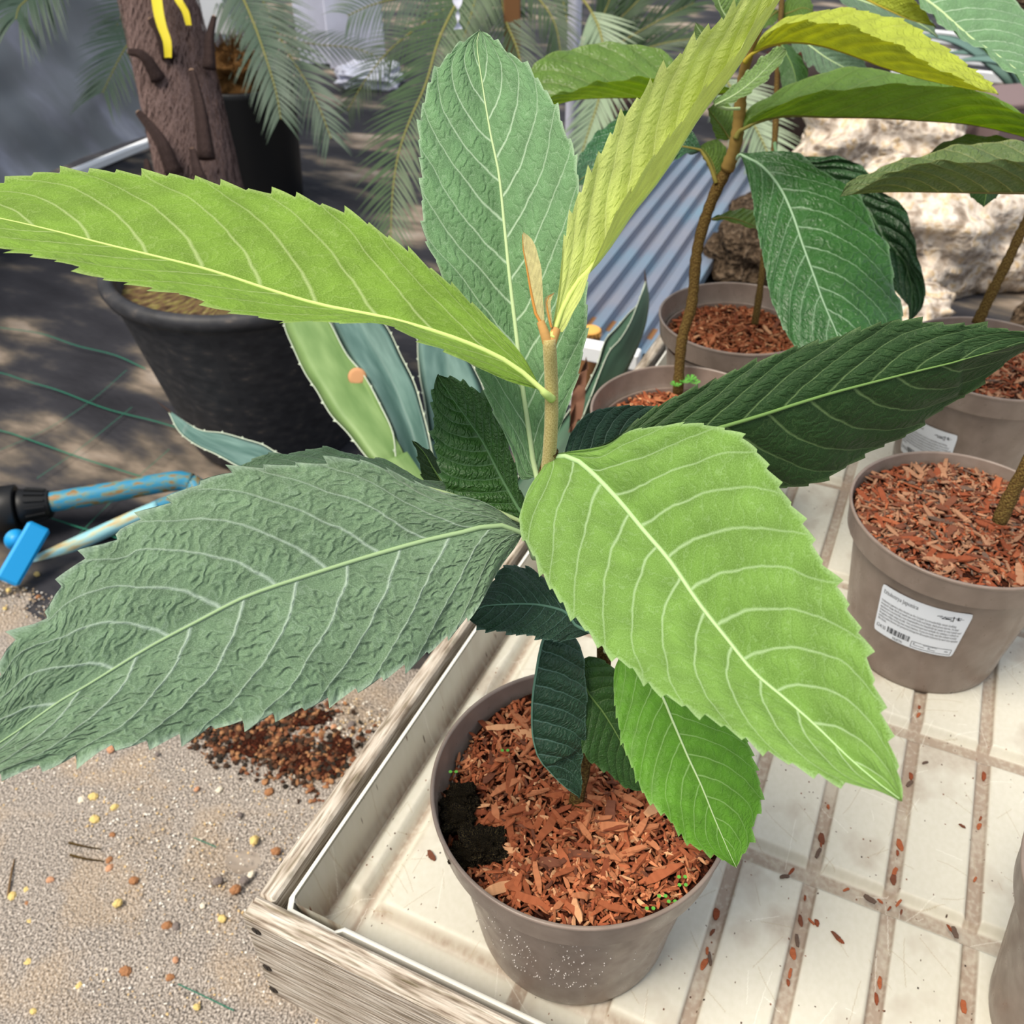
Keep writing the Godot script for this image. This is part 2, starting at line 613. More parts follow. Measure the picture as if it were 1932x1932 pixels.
func pot_label(par: Node3D, th0: float, th1: float, h0: float, h1: float, skew: float) -> void:
	var W := 0.107
	var H := 0.080
	var v := PackedVector3Array()
	for i in 13:
		for j in 25:
			var x := j / 24.0
			var y := i / 12.0
			# rounded corners
			var r := 0.035
			var cx := clampf(x, r, 1.0 - r)
			var cy := clampf(y, r * W / H, 1.0 - r * W / H)
			var d := Vector2((x - cx) * W, (y - cy) * H)
			var k := r * W
			if d.length() > k: d = d.normalized() * k
			v.append(on_pot(th0, th1, h0, h1, skew, cx + d.x / W, cy + d.y / H, 0.0006))
	var lab := part(par, "label", build(v, grid_index(13, 25), PackedVector2Array(), false), M.paper, false, true)
	lab.set_meta("label", "white paper price label")
	var font := SystemFont.new()
	font.font_names = PackedStringArray(["Droid Serif"])
	var sans := SystemFont.new()
	sans.font_names = PackedStringArray(["Droid Sans"])
	var lines := [["Eriobotrya japonica", 0.035, 0.125, 0.0058, font, 0.42],
		["Eriobotrya japonica often known as the 'Loquat' is a wonderfully exotic looking", 0.03, 0.31, 0.0033, font, 0.86],
		["evergreen large shrub or small tree with bold oval large, dark green leaves. Its leaf", 0.03, 0.375, 0.0033, font, 0.90],
		["appearance it can look like a rare rhododendron but thankfully far easier in very sandy and", 0.03, 0.44, 0.0033, font, 0.94],
		["interest of a wide range of soils. Very architectural and suitable for adding a culture to", 0.03, 0.505, 0.0033, font, 0.93],
		["the garden whilst creating year round interest. If you are lucky and the winter is mild", 0.03, 0.57, 0.0033, font, 0.92],
		["sweetly scented flowers are produced during late November followed by and once against", 0.03, 0.635, 0.0033, font, 0.95],
		["like fruits.", 0.03, 0.70, 0.0033, font, 0.12],
		["£24.50", 0.03, 0.845, 0.0058, sans, 0.13],
		["16876", 0.27, 0.955, 0.0042, sans, 0.13]]
	var all := PackedVector3Array()
	for l in lines:
		var tm := TextMesh.new()
		tm.text = l[0]
		tm.font = l[4]
		tm.font_size = 16
		tm.pixel_size = 1.0
		tm.curve_step = 2.0
		tm.depth = 0.0
		tm.horizontal_alignment = HORIZONTAL_ALIGNMENT_LEFT
		var arr := tm.get_mesh_arrays()
		var pv: PackedVector3Array = arr[Mesh.ARRAY_VERTEX]
		var pi: PackedInt32Array = arr[Mesh.ARRAY_INDEX]
		if pv.is_empty(): continue
		var lo := pv[0]
		var hi := pv[0]
		for p in pv:
			lo = lo.min(p)
			hi = hi.max(p)
		var sx: float = l[5] / (hi.x - lo.x)
		var sy: float = l[3] / 12.0 / H
		for i in pi:
			var p := pv[i]
			all.append(on_pot(th0, th1, h0, h1, skew, l[1] + (p.x - lo.x) * sx, l[2] - p.y * sy, 0.0009))
	var quad := func(x0: float, y0: float, x1: float, y1: float) -> void:
		var n := maxi(1, int((x1 - x0) * 14))
		for i in n:
			var xa := lerpf(x0, x1, float(i) / n)
			var xb := lerpf(x0, x1, float(i + 1) / n)
			var a := on_pot(th0, th1, h0, h1, skew, xa, y0, 0.0009)
			var b := on_pot(th0, th1, h0, h1, skew, xb, y0, 0.0009)
			var c := on_pot(th0, th1, h0, h1, skew, xb, y1, 0.0009)
			var d := on_pot(th0, th1, h0, h1, skew, xa, y1, 0.0009)
			all.append_array([a, b, c, a, c, d])
	# bar code
	var x := 0.185
	for w in [2, 1, 1, 2, 3, 1, 2, 2, 1, 1, 3, 2, 1, 2, 2, 1, 1, 1, 2, 1, 3, 1, 2, 1, 1, 2, 1, 2, 2, 1, 3, 1]:
		quad.call(x, 0.765, x + w * 0.0046, 0.885)
		x += w * 0.0046 + 0.0046 * (1 + (w * 7) % 2)
		if x > 0.475: break
	# the boxed small print at the lower right and its frame
	for q in [[0.50, 0.835, 0.965, 0.843], [0.50, 0.955, 0.965, 0.963], [0.50, 0.835, 0.505, 0.963], [0.96, 0.835, 0.965, 0.963],
			[0.525, 0.867, 0.545, 0.883], [0.525, 0.905, 0.66, 0.912], [0.64, 0.855, 0.80, 0.861], [0.70, 0.882, 0.72, 0.896], [0.70, 0.915, 0.79, 0.922], [0.89, 0.890, 0.93, 0.902]]:
		quad.call(q[0], q[1], q[2], q[3])
	# the brush-stroke emblem at the upper right
	for s in [[0.66, 0.155, 0.71, 0.125], [0.69, 0.165, 0.72, 0.135], [0.71, 0.185, 0.83, 0.175], [0.73, 0.14, 0.82, 0.128], [0.715, 0.18, 0.745, 0.14], [0.75, 0.16, 0.81, 0.155], [0.745, 0.172, 0.80, 0.168],
			[0.825, 0.10, 0.832, 0.205], [0.79, 0.13, 0.86, 0.122], [0.855, 0.155, 0.93, 0.135], [0.87, 0.10, 0.878, 0.18], [0.86, 0.13, 0.905, 0.108], [0.875, 0.15, 0.90, 0.175], [0.80, 0.20, 0.835, 0.205]]:
		var a := Vector2(s[0], s[1])
		var b := Vector2(s[2], s[3])
		var nn := (b - a).orthogonal().normalized() * 0.0055
		var q := [a - nn, b - nn * 0.5, b + nn * 0.5, a + nn]
		var p := []
		for e in q:
			p.append(on_pot(th0, th1, h0, h1, skew, e.x, e.y, 0.0009))
		all.append_array([p[0], p[1], p[2], p[0], p[2], p[3]])
	part(lab, "print", flat(all), M.ink, false, true)

# ------------------------------------------------------------------ fronds
func frond(par: Node3D, rach: Array, nrm: Vector3, n: int, len0: float, wid: float, ang: float, droop: float, mname: String, tip := 0.35, rr := 0.004, first := 0.0) -> void:
	# a feather frond: rachis with two rows of narrow leaflets
	var s := spline(v3(rach), 60)
	var o := part(par, "frond", tube(s, taper(rr, rr * 0.35, 61), 7), M.rachis)
	var v := PackedVector3Array()
	var idx := PackedInt32Array()
	for i in n:
		var t := lerpf(first, 0.99, (i + 0.5) / n)
		var k := mini(int(t * 60), 59)
		var p := s[k].lerp(s[k + 1], t * 60 - k)
		var T := (s[mini(k + 2, 60)] - s[maxi(k - 2, 0)]).normalized()
		var side := T.cross(nrm).normalized()
		var l := len0 * (1.0 - (1.0 - tip) * pow(t, 2.0)) * minf(1.0, 0.45 + t * 3.0) * rng.randf_range(0.88, 1.08)
		for sg in [-1.0, 1.0]:
			var a := ang * (1.0 - 0.35 * t) + rng.randf_range(-0.06, 0.06)
			var d: Vector3 = (side * sg * sin(a) + T * cos(a) + nrm.normalized() * rng.randf_range(0.0, 0.18)).normalized()
			var across := d.cross(nrm).normalized()
			var q := p
			var st := v.size()
			for j in 6:
				var f := j / 5.0
				var w := wid * (0.6 + 0.4 * sin(PI * minf(f * 1.4, 1.0))) * (1.0 - pow(f, 3.0) * 0.92)
				v.append(q - across * w * 0.5)
				v.append(q + across * w * 0.5)
				var dir := (d + Vector3.DOWN * droop * f).normalized()
				q += dir * l / 5.0
			for j in 5:
				var b := st + j * 2
				idx.append_array([b, b + 1, b + 2, b + 1, b + 3, b + 2])
	part(o, "leaflets", build(v, idx, PackedVector2Array(), false), M[mname], true)

func strap(par: Node3D, called: String, p: Array, w: float, th: float, nrm: Vector3, m: Material) -> void:
	# a long leaf with thickness: gutter cross-section, tapering to the tip
	var s := spline(v3(p), 30)
	var v := PackedVector3Array()
	for i in 31:
		var t := i / 30.0
		var T := (s[mini(i + 1, 30)] - s[maxi(i - 1, 0)]).normalized()
		var side := T.cross(nrm).normalized()
		var n := side.cross(T)
		var ww := w * (0.75 + 0.5 * sin(PI * minf(t * 1.3, 1.0))) * (1.0 - pow(t, 3.0))
		for q in [[-1.0, 0.35], [-0.5, 0.05], [0.0, -0.05], [0.5, 0.05], [1.0, 0.35], [0.5, -0.15], [0.0, -0.3], [-0.5, -0.15]]:
			v.append(s[i] + side * q[0] * ww * 0.5 + n * (q[1] * ww * 0.5 - (th if absf(q[0]) < 1.0 and q[1] < -0.1 else 0.0)))
	part(par, called, build(v, grid_index(31, 8, true)), m)

func agave_leaf(par: Node3D, ma: Array, aa: Array, ba: Array, th: float, m: Material, teeth: int, spine := 0.02) -> void:
	# a thick gutter-shaped leaf between two toothed margins, ending in a dark spine
	var N := 60
	var sm := spline(v3(ma), N)
	var sa := spline(v3(aa), N)
	var sb := spline(v3(ba), N)
	var v := PackedVector3Array()
	var uv := PackedVector2Array()
	var K := 8
	for i in N + 1:
		var t := (sm[mini(i + 1, N)] - sm[maxi(i - 1, 0)]).normalized()
		var n := (sb[i] - sa[i]).cross(t).normalized()
		var mid := (sa[i] + sb[i]) * 0.5
		if (mid - sm[i]).dot(n) < 0.0: n = -n
		for j in 2 * K:
			var top := j <= K
			var x := (float(j) / K if top else 2.0 - float(j) / K) * 2.0 - 1.0
			var c := sm[i] + ((sa[i] - sm[i]) * pow(-x, 1.25) if x < 0 else (sb[i] - sm[i]) * pow(x, 1.25))
			var tk := th * (1.0 - x * x) * (1.0 - pow(float(i) / N, 4.0) * 0.8)
			v.append(c + n * (tk * 0.3 if top else -tk))
			uv.append(Vector2(float(i) / N, 0.5 + x * 0.5))
	var o := part(par, "leaf", build(v, grid_index(N + 1, 2 * K, true), uv), m)
	# marginal teeth and a pale margin line
	var tv := PackedVector3Array()
	for e in [sa, sb]:
		for i in teeth:
			var k := int((i + 0.5) / teeth * (N - 3)) + 1
			var p: Vector3 = e[k]
			var T: Vector3 = (e[k + 1] - e[k - 1]).normalized()
			var outw: Vector3 = (p - sm[k])
			outw = (outw - T * outw.dot(T)).normalized()
			var B: Vector3 = T.cross(outw)
			var L := 0.006 * (1.0 - 0.5 * float(k) / N)
			var tipp := p + outw * L + T * L * 0.4
			for q in [[-1.0, 0.0], [1.0, 0.0]]:
				push(tv, p - T * L * 0.9, p + B * 0.0015 * q[0], tipp, p - outw)
				push(tv, p + T * L * 0.9, p + B * 0.0015 * q[0], tipp, p - outw)
	part(o, "teeth", flat(tv), M.agave_margin)
	for e in [sa, sb]:
		part(o, "margin", tube(e, taper(0.0013, 0.0008, N + 1), 6), M.agave_margin)
	if spine > 0.0:
		var d := (sm[N] - sm[N - 4]).normalized()
		part(o, "spine", tube(PackedVector3Array([sm[N - 2], sm[N] + d * spine * 0.4, sm[N] + d * spine]), PackedFloat32Array([0.003, 0.002, 0.0004]), 8), M.spine)

# ------------------------------------------------------------------ the scene
func _ready() -> void:
	rng.seed = 71
	# camera
	var cam := Camera3D.new()
	cam.name = "camera"
	add_child(cam)
	cam.position = Vector3(0, 1.35, 0)
	cam.rotation = Vector3(-0.6685, 0, -0.0129)
	cam.rotation_order = EULER_ORDER_YXZ
	cam.fov = 58.465
	cam.near = 0.02
	cam.far = 60.0
	var lens := CameraAttributesPhysical.new()
	lens.frustum_focal_length = 21.44
	lens.frustum_focus_distance = 0.62
	lens.frustum_near = 0.02
	lens.frustum_far = 60.0
	lens.exposure_aperture = 8.5
	cam.attributes = lens
	# bright overcast sky and a soft sun high behind the plants
	var env := Environment.new()
	env.background_mode = Environment.BG_SKY
	var sky := Sky.new()
	var sm := ProceduralSkyMaterial.new()
	sm.sky_top_color = Color(0.86, 0.90, 0.96)
	sm.sky_horizon_color = Color(0.90, 0.92, 0.95)
	sm.sky_curve = 0.25
	sm.ground_bottom_color = Color(0.42, 0.40, 0.37)
	sm.ground_horizon_color = Color(0.62, 0.62, 0.61)
	sm.sky_energy_multiplier = 0.84
	sky.sky_material = sm
	env.sky = sky
	env.tonemap_mode = Environment.TONE_MAPPER_LINEAR
	env.tonemap_exposure = 1.40
	env.sdfgi_enabled = true
	env.ssao_enabled = true
	env.ssil_enabled = true
	var we := WorldEnvironment.new()
	we.name = "sky"
	we.environment = env
	add_child(we)
	var sun := DirectionalLight3D.new()
	sun.name = "sun"
	sun.light_color = Color(1.0, 0.965, 0.91)
	sun.light_energy = 1.0
	sun.light_angular_distance = 28.0
	sun.shadow_enabled = true
	add_child(sun)
	sun.look_at_from_position(Vector3(-0.5, 1.0, 0.28), Vector3.ZERO, Vector3.UP)
	materials()
	make_chips()
	make_pot()
	ground()
	bench_and_tray()
	backdrop()
	far_plants()
	pots()
	loose_things()

func materials() -> void:
	make_leaf_textures()
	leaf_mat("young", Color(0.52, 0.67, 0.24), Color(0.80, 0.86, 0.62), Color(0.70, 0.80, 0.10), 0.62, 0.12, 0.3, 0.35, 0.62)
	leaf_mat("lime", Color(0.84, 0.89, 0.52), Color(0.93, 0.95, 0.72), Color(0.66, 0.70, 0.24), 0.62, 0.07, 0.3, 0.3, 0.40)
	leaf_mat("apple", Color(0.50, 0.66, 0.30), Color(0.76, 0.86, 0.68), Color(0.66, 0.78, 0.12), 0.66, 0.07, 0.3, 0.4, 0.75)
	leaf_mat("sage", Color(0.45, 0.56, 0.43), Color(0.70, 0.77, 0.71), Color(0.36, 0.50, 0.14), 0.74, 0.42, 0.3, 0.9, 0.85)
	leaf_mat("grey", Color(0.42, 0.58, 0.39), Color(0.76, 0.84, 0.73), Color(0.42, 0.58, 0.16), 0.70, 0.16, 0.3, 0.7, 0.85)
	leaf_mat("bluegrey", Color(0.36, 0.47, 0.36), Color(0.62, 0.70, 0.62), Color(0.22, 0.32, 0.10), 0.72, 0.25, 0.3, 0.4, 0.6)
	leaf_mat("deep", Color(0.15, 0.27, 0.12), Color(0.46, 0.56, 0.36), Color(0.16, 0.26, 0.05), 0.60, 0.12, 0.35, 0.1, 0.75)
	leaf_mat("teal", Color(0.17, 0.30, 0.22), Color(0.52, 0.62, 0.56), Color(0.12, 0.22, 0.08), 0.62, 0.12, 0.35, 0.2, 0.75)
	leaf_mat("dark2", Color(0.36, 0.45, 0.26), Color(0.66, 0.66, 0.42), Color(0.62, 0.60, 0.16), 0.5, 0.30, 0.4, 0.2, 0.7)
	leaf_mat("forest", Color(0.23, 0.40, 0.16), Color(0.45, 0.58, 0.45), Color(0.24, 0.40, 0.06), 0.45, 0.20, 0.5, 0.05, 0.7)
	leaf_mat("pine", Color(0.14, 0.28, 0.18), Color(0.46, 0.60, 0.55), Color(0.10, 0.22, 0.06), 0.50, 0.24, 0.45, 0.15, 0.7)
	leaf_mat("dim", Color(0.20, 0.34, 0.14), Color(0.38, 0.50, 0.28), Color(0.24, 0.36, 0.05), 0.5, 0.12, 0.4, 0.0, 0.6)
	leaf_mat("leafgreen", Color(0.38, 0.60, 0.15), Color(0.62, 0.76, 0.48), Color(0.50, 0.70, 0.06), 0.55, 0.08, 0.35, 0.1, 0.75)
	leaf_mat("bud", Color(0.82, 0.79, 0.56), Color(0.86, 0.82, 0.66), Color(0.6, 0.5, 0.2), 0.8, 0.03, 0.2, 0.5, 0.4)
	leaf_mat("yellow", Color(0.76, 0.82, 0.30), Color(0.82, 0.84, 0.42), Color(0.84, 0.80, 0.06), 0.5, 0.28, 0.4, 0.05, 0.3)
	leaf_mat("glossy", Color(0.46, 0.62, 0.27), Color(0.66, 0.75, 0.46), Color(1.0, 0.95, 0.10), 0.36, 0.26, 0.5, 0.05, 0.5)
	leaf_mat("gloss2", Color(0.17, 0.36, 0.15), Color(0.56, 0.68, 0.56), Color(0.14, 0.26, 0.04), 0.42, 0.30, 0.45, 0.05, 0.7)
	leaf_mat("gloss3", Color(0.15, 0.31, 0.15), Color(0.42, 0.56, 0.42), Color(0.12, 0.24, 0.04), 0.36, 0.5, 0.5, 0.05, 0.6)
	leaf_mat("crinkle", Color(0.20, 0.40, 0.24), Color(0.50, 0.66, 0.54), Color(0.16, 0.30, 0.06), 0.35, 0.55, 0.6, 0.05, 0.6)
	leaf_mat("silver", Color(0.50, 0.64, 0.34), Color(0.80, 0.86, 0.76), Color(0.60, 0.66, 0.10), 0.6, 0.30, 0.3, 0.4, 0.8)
	mat("rib", Color(0.70, 0.78, 0.58), 0.7, 0.3)
	mat("rib_young", Color(0.76, 0.84, 0.50), 0.7, 0.3)
	mat("rib_apple", Color(0.68, 0.80, 0.56), 0.7, 0.3)
	mat("rib_lime", Color(0.76, 0.82, 0.46), 0.7, 0.3)
	mat("rib_sage", Color(0.60, 0.70, 0.52), 0.7, 0.3)
	mat("rib_deep", Color(0.42, 0.54, 0.30), 0.7, 0.3)
	mat("rib_pine", Color(0.40, 0.54, 0.46), 0.7, 0.3)
	mat("rib_dim", Color(0.40, 0.50, 0.28), 0.7, 0.3)
	mat("rib_forest", Color(0.38, 0.52, 0.36), 0.7, 0.3)
	mat("rib_yellow", Color(0.62, 0.56, 0.18), 0.6, 0.3)
	mat("rib_glossy", Color(0.44, 0.42, 0.20), 0.6, 0.3)
	mat("rib_gloss2", Color(0.55, 0.66, 0.54), 0.6, 0.3)
	mat("rib_gloss3", Color(0.36, 0.48, 0.34), 0.6, 0.3)
	mat("rib_dark2", Color(0.46, 0.42, 0.24), 0.6, 0.3)
	mat("rib_bud", Color(0.74, 0.52, 0.26), 0.8, 0.2)
	mat("rib_crinkle", Color(0.50, 0.46, 0.22), 0.6, 0.3)
	# bark
	var grain := noise(21, 0.05, 3)
	var gim := grain.get_seamless_image(128, 128)
	var gt := ramp(gim, [[0.0, Color(0.60, 0.57, 0.55)], [0.5, Color(0.93, 0.92, 0.91)], [1.0, Color(1, 1, 1)]])
	var cols := [Color(0.68, 0.39, 0.26), Color(0.77, 0.50, 0.35), Color(0.57, 0.31, 0.21), Color(0.88, 0.66, 0.49), Color(0.48, 0.30, 0.23), Color(0.68, 0.51, 0.40), Color(0.42, 0.35, 0.31)]
	for i in cols.size():
		var m := mat("bark%d" % i, cols[i], 0.85, 0.25)
		m.albedo_texture = gt
		m.uv1_scale = Vector3(1.5, 9, 1)
		bark.append(m)
	var bf := mat("bark_fine", Color(1, 1, 1), 0.9, 0.2)
	bf.vertex_color_use_as_albedo = true
	var soil := mat("soil", Color(1, 1, 1), 0.95, 0.2)
	soil.albedo_texture = ntex(31, 0.08, 4, 256, [[0.0, Color(0.10, 0.06, 0.05)], [0.5, Color(0.24, 0.12, 0.08)], [1.0, Color(0.42, 0.2, 0.12)]])
	soil.heightmap_enabled = true
	soil.heightmap_texture = ntex(32, 0.1, 4, 256, grey(0, 1))
	soil.heightmap_scale = 0.4
	var ts := mat("tub_soil", Color(1, 1, 1), 0.95, 0.2)
	ts.albedo_texture = ntex(35, 0.06, 5, 256, [[0.0, Color(0.16, 0.12, 0.09)], [0.5, Color(0.38, 0.30, 0.22)], [0.7, Color(0.40, 0.38, 0.20)], [1.0, Color(0.62, 0.52, 0.42)]])
	ts.uv1_scale = Vector3(1, 4, 1)
	var comp := mat("compost", Color(1, 1, 1), 0.98, 0.15)
	comp.albedo_texture = ntex(33, 0.1, 4, 256, [[0.0, Color(0.07, 0.06, 0.055)], [0.45, Color(0.15, 0.13, 0.11)], [0.7, Color(0.28, 0.24, 0.16)], [1.0, Color(0.50, 0.44, 0.28)]])
	comp.heightmap_enabled = true
	comp.heightmap_texture = ntex(34, 0.09, 5, 256, grey(0, 1))
	comp.heightmap_scale = 0.8
	comp.uv1_scale = Vector3(2, 2, 2)
	# plastics
	var pot := mat("pot", Color(0.55, 0.49, 0.45), 0.42, 0.45)
	pot.roughness_texture = ntex(41, 0.02, 4, 256, grey(0.55, 1.0))
	pot.roughness = 0.45
	pot.albedo_texture = ntex(42, 0.015, 4, 256, [[0.0, Color(0.88, 0.87, 0.86)], [1.0, Color(1, 1, 1)]])
	mat("black_plastic", Color(0.075, 0.078, 0.085), 0.45, 0.4)
	var bp := mat("black_tub", Color(1, 1, 1), 0.55, 0.4)
	bp.albedo_texture = ntex(43, 0.01, 5, 512, [[0.0, Color(0.14, 0.142, 0.155)], [0.55, Color(0.195, 0.197, 0.212)], [0.8, Color(0.23, 0.225, 0.23)], [1.0, Color(0.36, 0.33, 0.31)]])
	mat("paper", Color(0.90, 0.92, 0.95), 0.7, 0.3)
	mat("ink", Color(0.10, 0.10, 0.12), 0.8, 0.2)
	var drop := mat("droplet", Color(0.9, 0.9, 0.88), 0.08, 0.5)
	drop.albedo_color = Color(0.80, 0.77, 0.74)
	# stems
	var bk := mat("stem_bark", Color(1, 1, 1), 0.85, 0.25)
	bk.albedo_texture = ntex(51, 0.05, 4, 256, [[0.0, Color(0.22, 0.15, 0.08)], [0.5, Color(0.36, 0.28, 0.14)], [1.0, Color(0.52, 0.46, 0.26)]])
	bk.heightmap_enabled = true
	bk.heightmap_texture = ntex(52, 0.05, 4, 256, grey(0, 1))
	bk.heightmap_scale = 0.12
	var felt := mat("stem_felt", Color(1, 1, 1), 0.9, 0.2)
	felt.albedo_texture = ntex(53, 0.08, 3, 256, [[0.0, Color(0.55, 0.50, 0.30)], [0.5, Color(0.68, 0.62, 0.40)], [1.0, Color(0.76, 0.72, 0.52)]])
	felt.rim_enabled = true
	felt.rim = 0.4
	mat("stem_mid", Color(0.50, 0.41, 0.22), 0.85, 0.25)
	mat("felt_tip", Color(0.72, 0.56, 0.34), 0.9, 0.2)
	# weathered wood
	var w := mat("wood", Color(1, 1, 1), 0.9, 0.25)
	w.albedo_texture = ntex(61, 0.022, 5, 512, [[0.0, Color(0.36, 0.30, 0.25)], [0.28, Color(0.60, 0.545, 0.485)], [0.5, Color(0.73, 0.68, 0.62)], [1.0, Color(0.90, 0.87, 0.82)]])
	w.uv1_scale = Vector3(1.3, 20, 1)
	w.heightmap_enabled = true
	w.heightmap_texture = ntex(61, 0.022, 5, 512, grey(0, 1))
	w.heightmap_scale = 0.15
	w.detail_enabled = true
	w.detail_albedo = solid(Color(0.33, 0.31, 0.17, 0.42))
	w.detail_mask = ntex(62, 0.03, 5, 512, [[0.0, Color(0, 0, 0)], [0.60, Color(0, 0, 0)], [0.78, Color(1, 1, 1)], [1.0, Color(1, 1, 1)]])
	mat("screw", Color(0.22, 0.19, 0.17), 0.5, 0.5).metallic = 0.7
	mat("rust", Color(0.45, 0.28, 0.13), 0.9, 0.2)
	mat("timber", Color(0.50, 0.36, 0.24), 0.9, 0.2)
	mat("cut_wood", Color(0.88, 0.66, 0.36), 0.9, 0.2)
	# cycads, palm
	for c in [["frond_a", Color(0.25, 0.33, 0.27)], ["frond_b", Color(0.27, 0.35, 0.23)], ["frond_c", Color(0.20, 0.28, 0.18)], ["frond_pale", Color(0.50, 0.57, 0.46)]]:
		var m := mat(c[0], c[1], 0.5, 0.4)
		m.cull_mode = BaseMaterial3D.CULL_DISABLED
		m.backlight_enabled = true
		m.backlight = Color(0.2, 0.26, 0.1)
	mat("rachis", Color(0.50, 0.49, 0.27), 0.7, 0.3)
	mat("fibre_gold", Color(0.34, 0.24, 0.13), 0.95, 0.2)
	var tk := mat("trunk", Color(1, 1, 1), 0.95, 0.15)
	tk.albedo_texture = ntex(71, 0.03, 5, 512, [[0.0, Color(0.22, 0.175, 0.17)], [0.5, Color(0.40, 0.33, 0.315)], [1.0, Color(0.55, 0.47, 0.45)]])
	tk.uv1_scale = Vector3(2.2, 9, 1)
	tk.heightmap_enabled = true
	tk.heightmap_texture = ntex(71, 0.03, 5, 512, grey(0, 1))
	tk.heightmap_scale = 1.2
	mat("fibre", Color(0.50, 0.42, 0.40), 0.95, 0.15)
	mat("stub", Color(0.42, 0.345, 0.30), 0.95, 0.15)
	mat("stub_end", Color(0.68, 0.56, 0.46), 0.9, 0.2)
	var yr := mat("ribbon", Color(0.80, 0.74, 0.10), 0.6, 0.4)
	yr.backlight_enabled = true
	yr.backlight = Color(0.5, 0.45, 0.05)
	# agave
	for c in [["agave_green", Color(0.34, 0.46, 0.24), Color(0.50, 0.60, 0.38)], ["agave_blue", Color(0.25, 0.37, 0.34), Color(0.42, 0.53, 0.50)], ["agave_dark", Color(0.16, 0.26, 0.19), Color(0.27, 0.39, 0.30)]]:
		var m := mat(c[0], Color(1, 1, 1), 0.5, 0.4)
		m.albedo_texture = ntex(81, 0.012, 4, 256, [[0.0, c[1]], [1.0, c[2]]])
	mat("agave_margin", Color(0.74, 0.78, 0.70), 0.7, 0.3)
	mat("spine", Color(0.18, 0.13, 0.11), 0.6, 0.4)
	mat("scar", Color(0.78, 0.58, 0.42), 0.9, 0.2)
	# hose
	var hz := mat("hose", Color(1, 1, 1), 0.5, 0.4)
	hz.albedo_texture = ntex(91, 0.03, 5, 256, [[0.0, Color(0.14, 0.50, 0.68)], [0.42, Color(0.22, 0.52, 0.64)], [0.58, Color(0.42, 0.52, 0.48)], [0.72, Color(0.52, 0.40, 0.24)], [1.0, Color(0.58, 0.42, 0.24)]])
	var hb := mat("hose_pale", Color(1, 1, 1), 0.5, 0.4)
	hb.albedo_texture = ntex(92, 0.018, 4, 256, [[0.0, Color(0.48, 0.72, 0.78)], [0.5, Color(0.58, 0.76, 0.78)], [0.68, Color(0.70, 0.72, 0.60)], [1.0, Color(0.70, 0.54, 0.32)]])
	mat("valve_blue", Color(0.04, 0.58, 0.84), 0.45, 0.5)
	mat("white_plastic", Color(0.93, 0.94, 0.95), 0.5, 0.4)
	var pw := mat("white_panel", Color(0.84, 0.85, 0.92), 0.6, 0.3)
	pw.albedo_texture = ntex(93, 0.01, 4, 256, grey(0.8, 1.0))
	# rocks
	var rk := mat("limestone", Color(1, 1, 1), 0.95, 0.2)
	rk.albedo_texture = ntex(101, 0.02, 6, 512, [[0.0, Color(0.36, 0.31, 0.26)], [0.34, Color(0.58, 0.52, 0.46)], [0.48, Color(0.80, 0.75, 0.70)], [0.62, Color(0.88, 0.84, 0.79)], [0.8, Color(0.78, 0.66, 0.48)], [1.0, Color(0.93, 0.91, 0.88)]])
	rk.uv1_triplanar = true
	rk.uv1_scale = Vector3(1.6, 1.6, 1.6)
	rk.heightmap_enabled = true
	rk.heightmap_texture = ntex(101, 0.02, 6, 512, grey(0, 1))
	rk.heightmap_scale = 1.4
	var rd := mat("dark_rock", Color(1, 1, 1), 0.95, 0.2)
	rd.albedo_texture = ntex(103, 0.03, 6, 512, [[0.0, Color(0.12, 0.10, 0.08)], [0.45, Color(0.28, 0.23, 0.18)], [0.7, Color(0.44, 0.37, 0.30)], [1.0, Color(0.66, 0.60, 0.52)]])
	rd.uv1_triplanar = true
	rd.uv1_scale = Vector3(3, 3, 3)
	rd.heightmap_enabled = true
	rd.heightmap_texture = ntex(103, 0.03, 6, 512, grey(0, 1))
	rd.heightmap_scale = 4.0
	var st := mat("sheet_metal", Color(1, 1, 1), 0.38, 0.5)
	st.metallic = 0.35
	st.albedo_texture = ntex(104, 0.006, 4, 256, [[0.0, Color(0.42, 0.56, 0.64)], [0.5, Color(0.48, 0.52, 0.59)], [1.0, Color(0.55, 0.54, 0.58)]])
	mat("mauve_plastic", Color(0.47, 0.40, 0.40), 0.6, 0.3)
	mat("brown_pot", Color(0.29, 0.25, 0.24), 0.55, 0.35)
	mat("straw", Color(0.45, 0.36, 0.26), 0.9, 0.2)
	mat("dry_leaf", Color(0.42, 0.30, 0.24), 0.9, 0.2).cull_mode = BaseMaterial3D.CULL_DISABLED
	mat("seedling", Color(0.35, 0.62, 0.24), 0.6, 0.3).cull_mode = BaseMaterial3D.CULL_DISABLED
	for i in 5:
		mat("pebble%d" % i, [Color(0.82, 0.72, 0.46), Color(0.86, 0.82, 0.74), Color(0.60, 0.42, 0.28), Color(0.46, 0.42, 0.40), Color(0.74, 0.55, 0.42)][i], 0.7, 0.35)
	mat("green_line", Color(0.16, 0.42, 0.34), 0.8, 0.3)

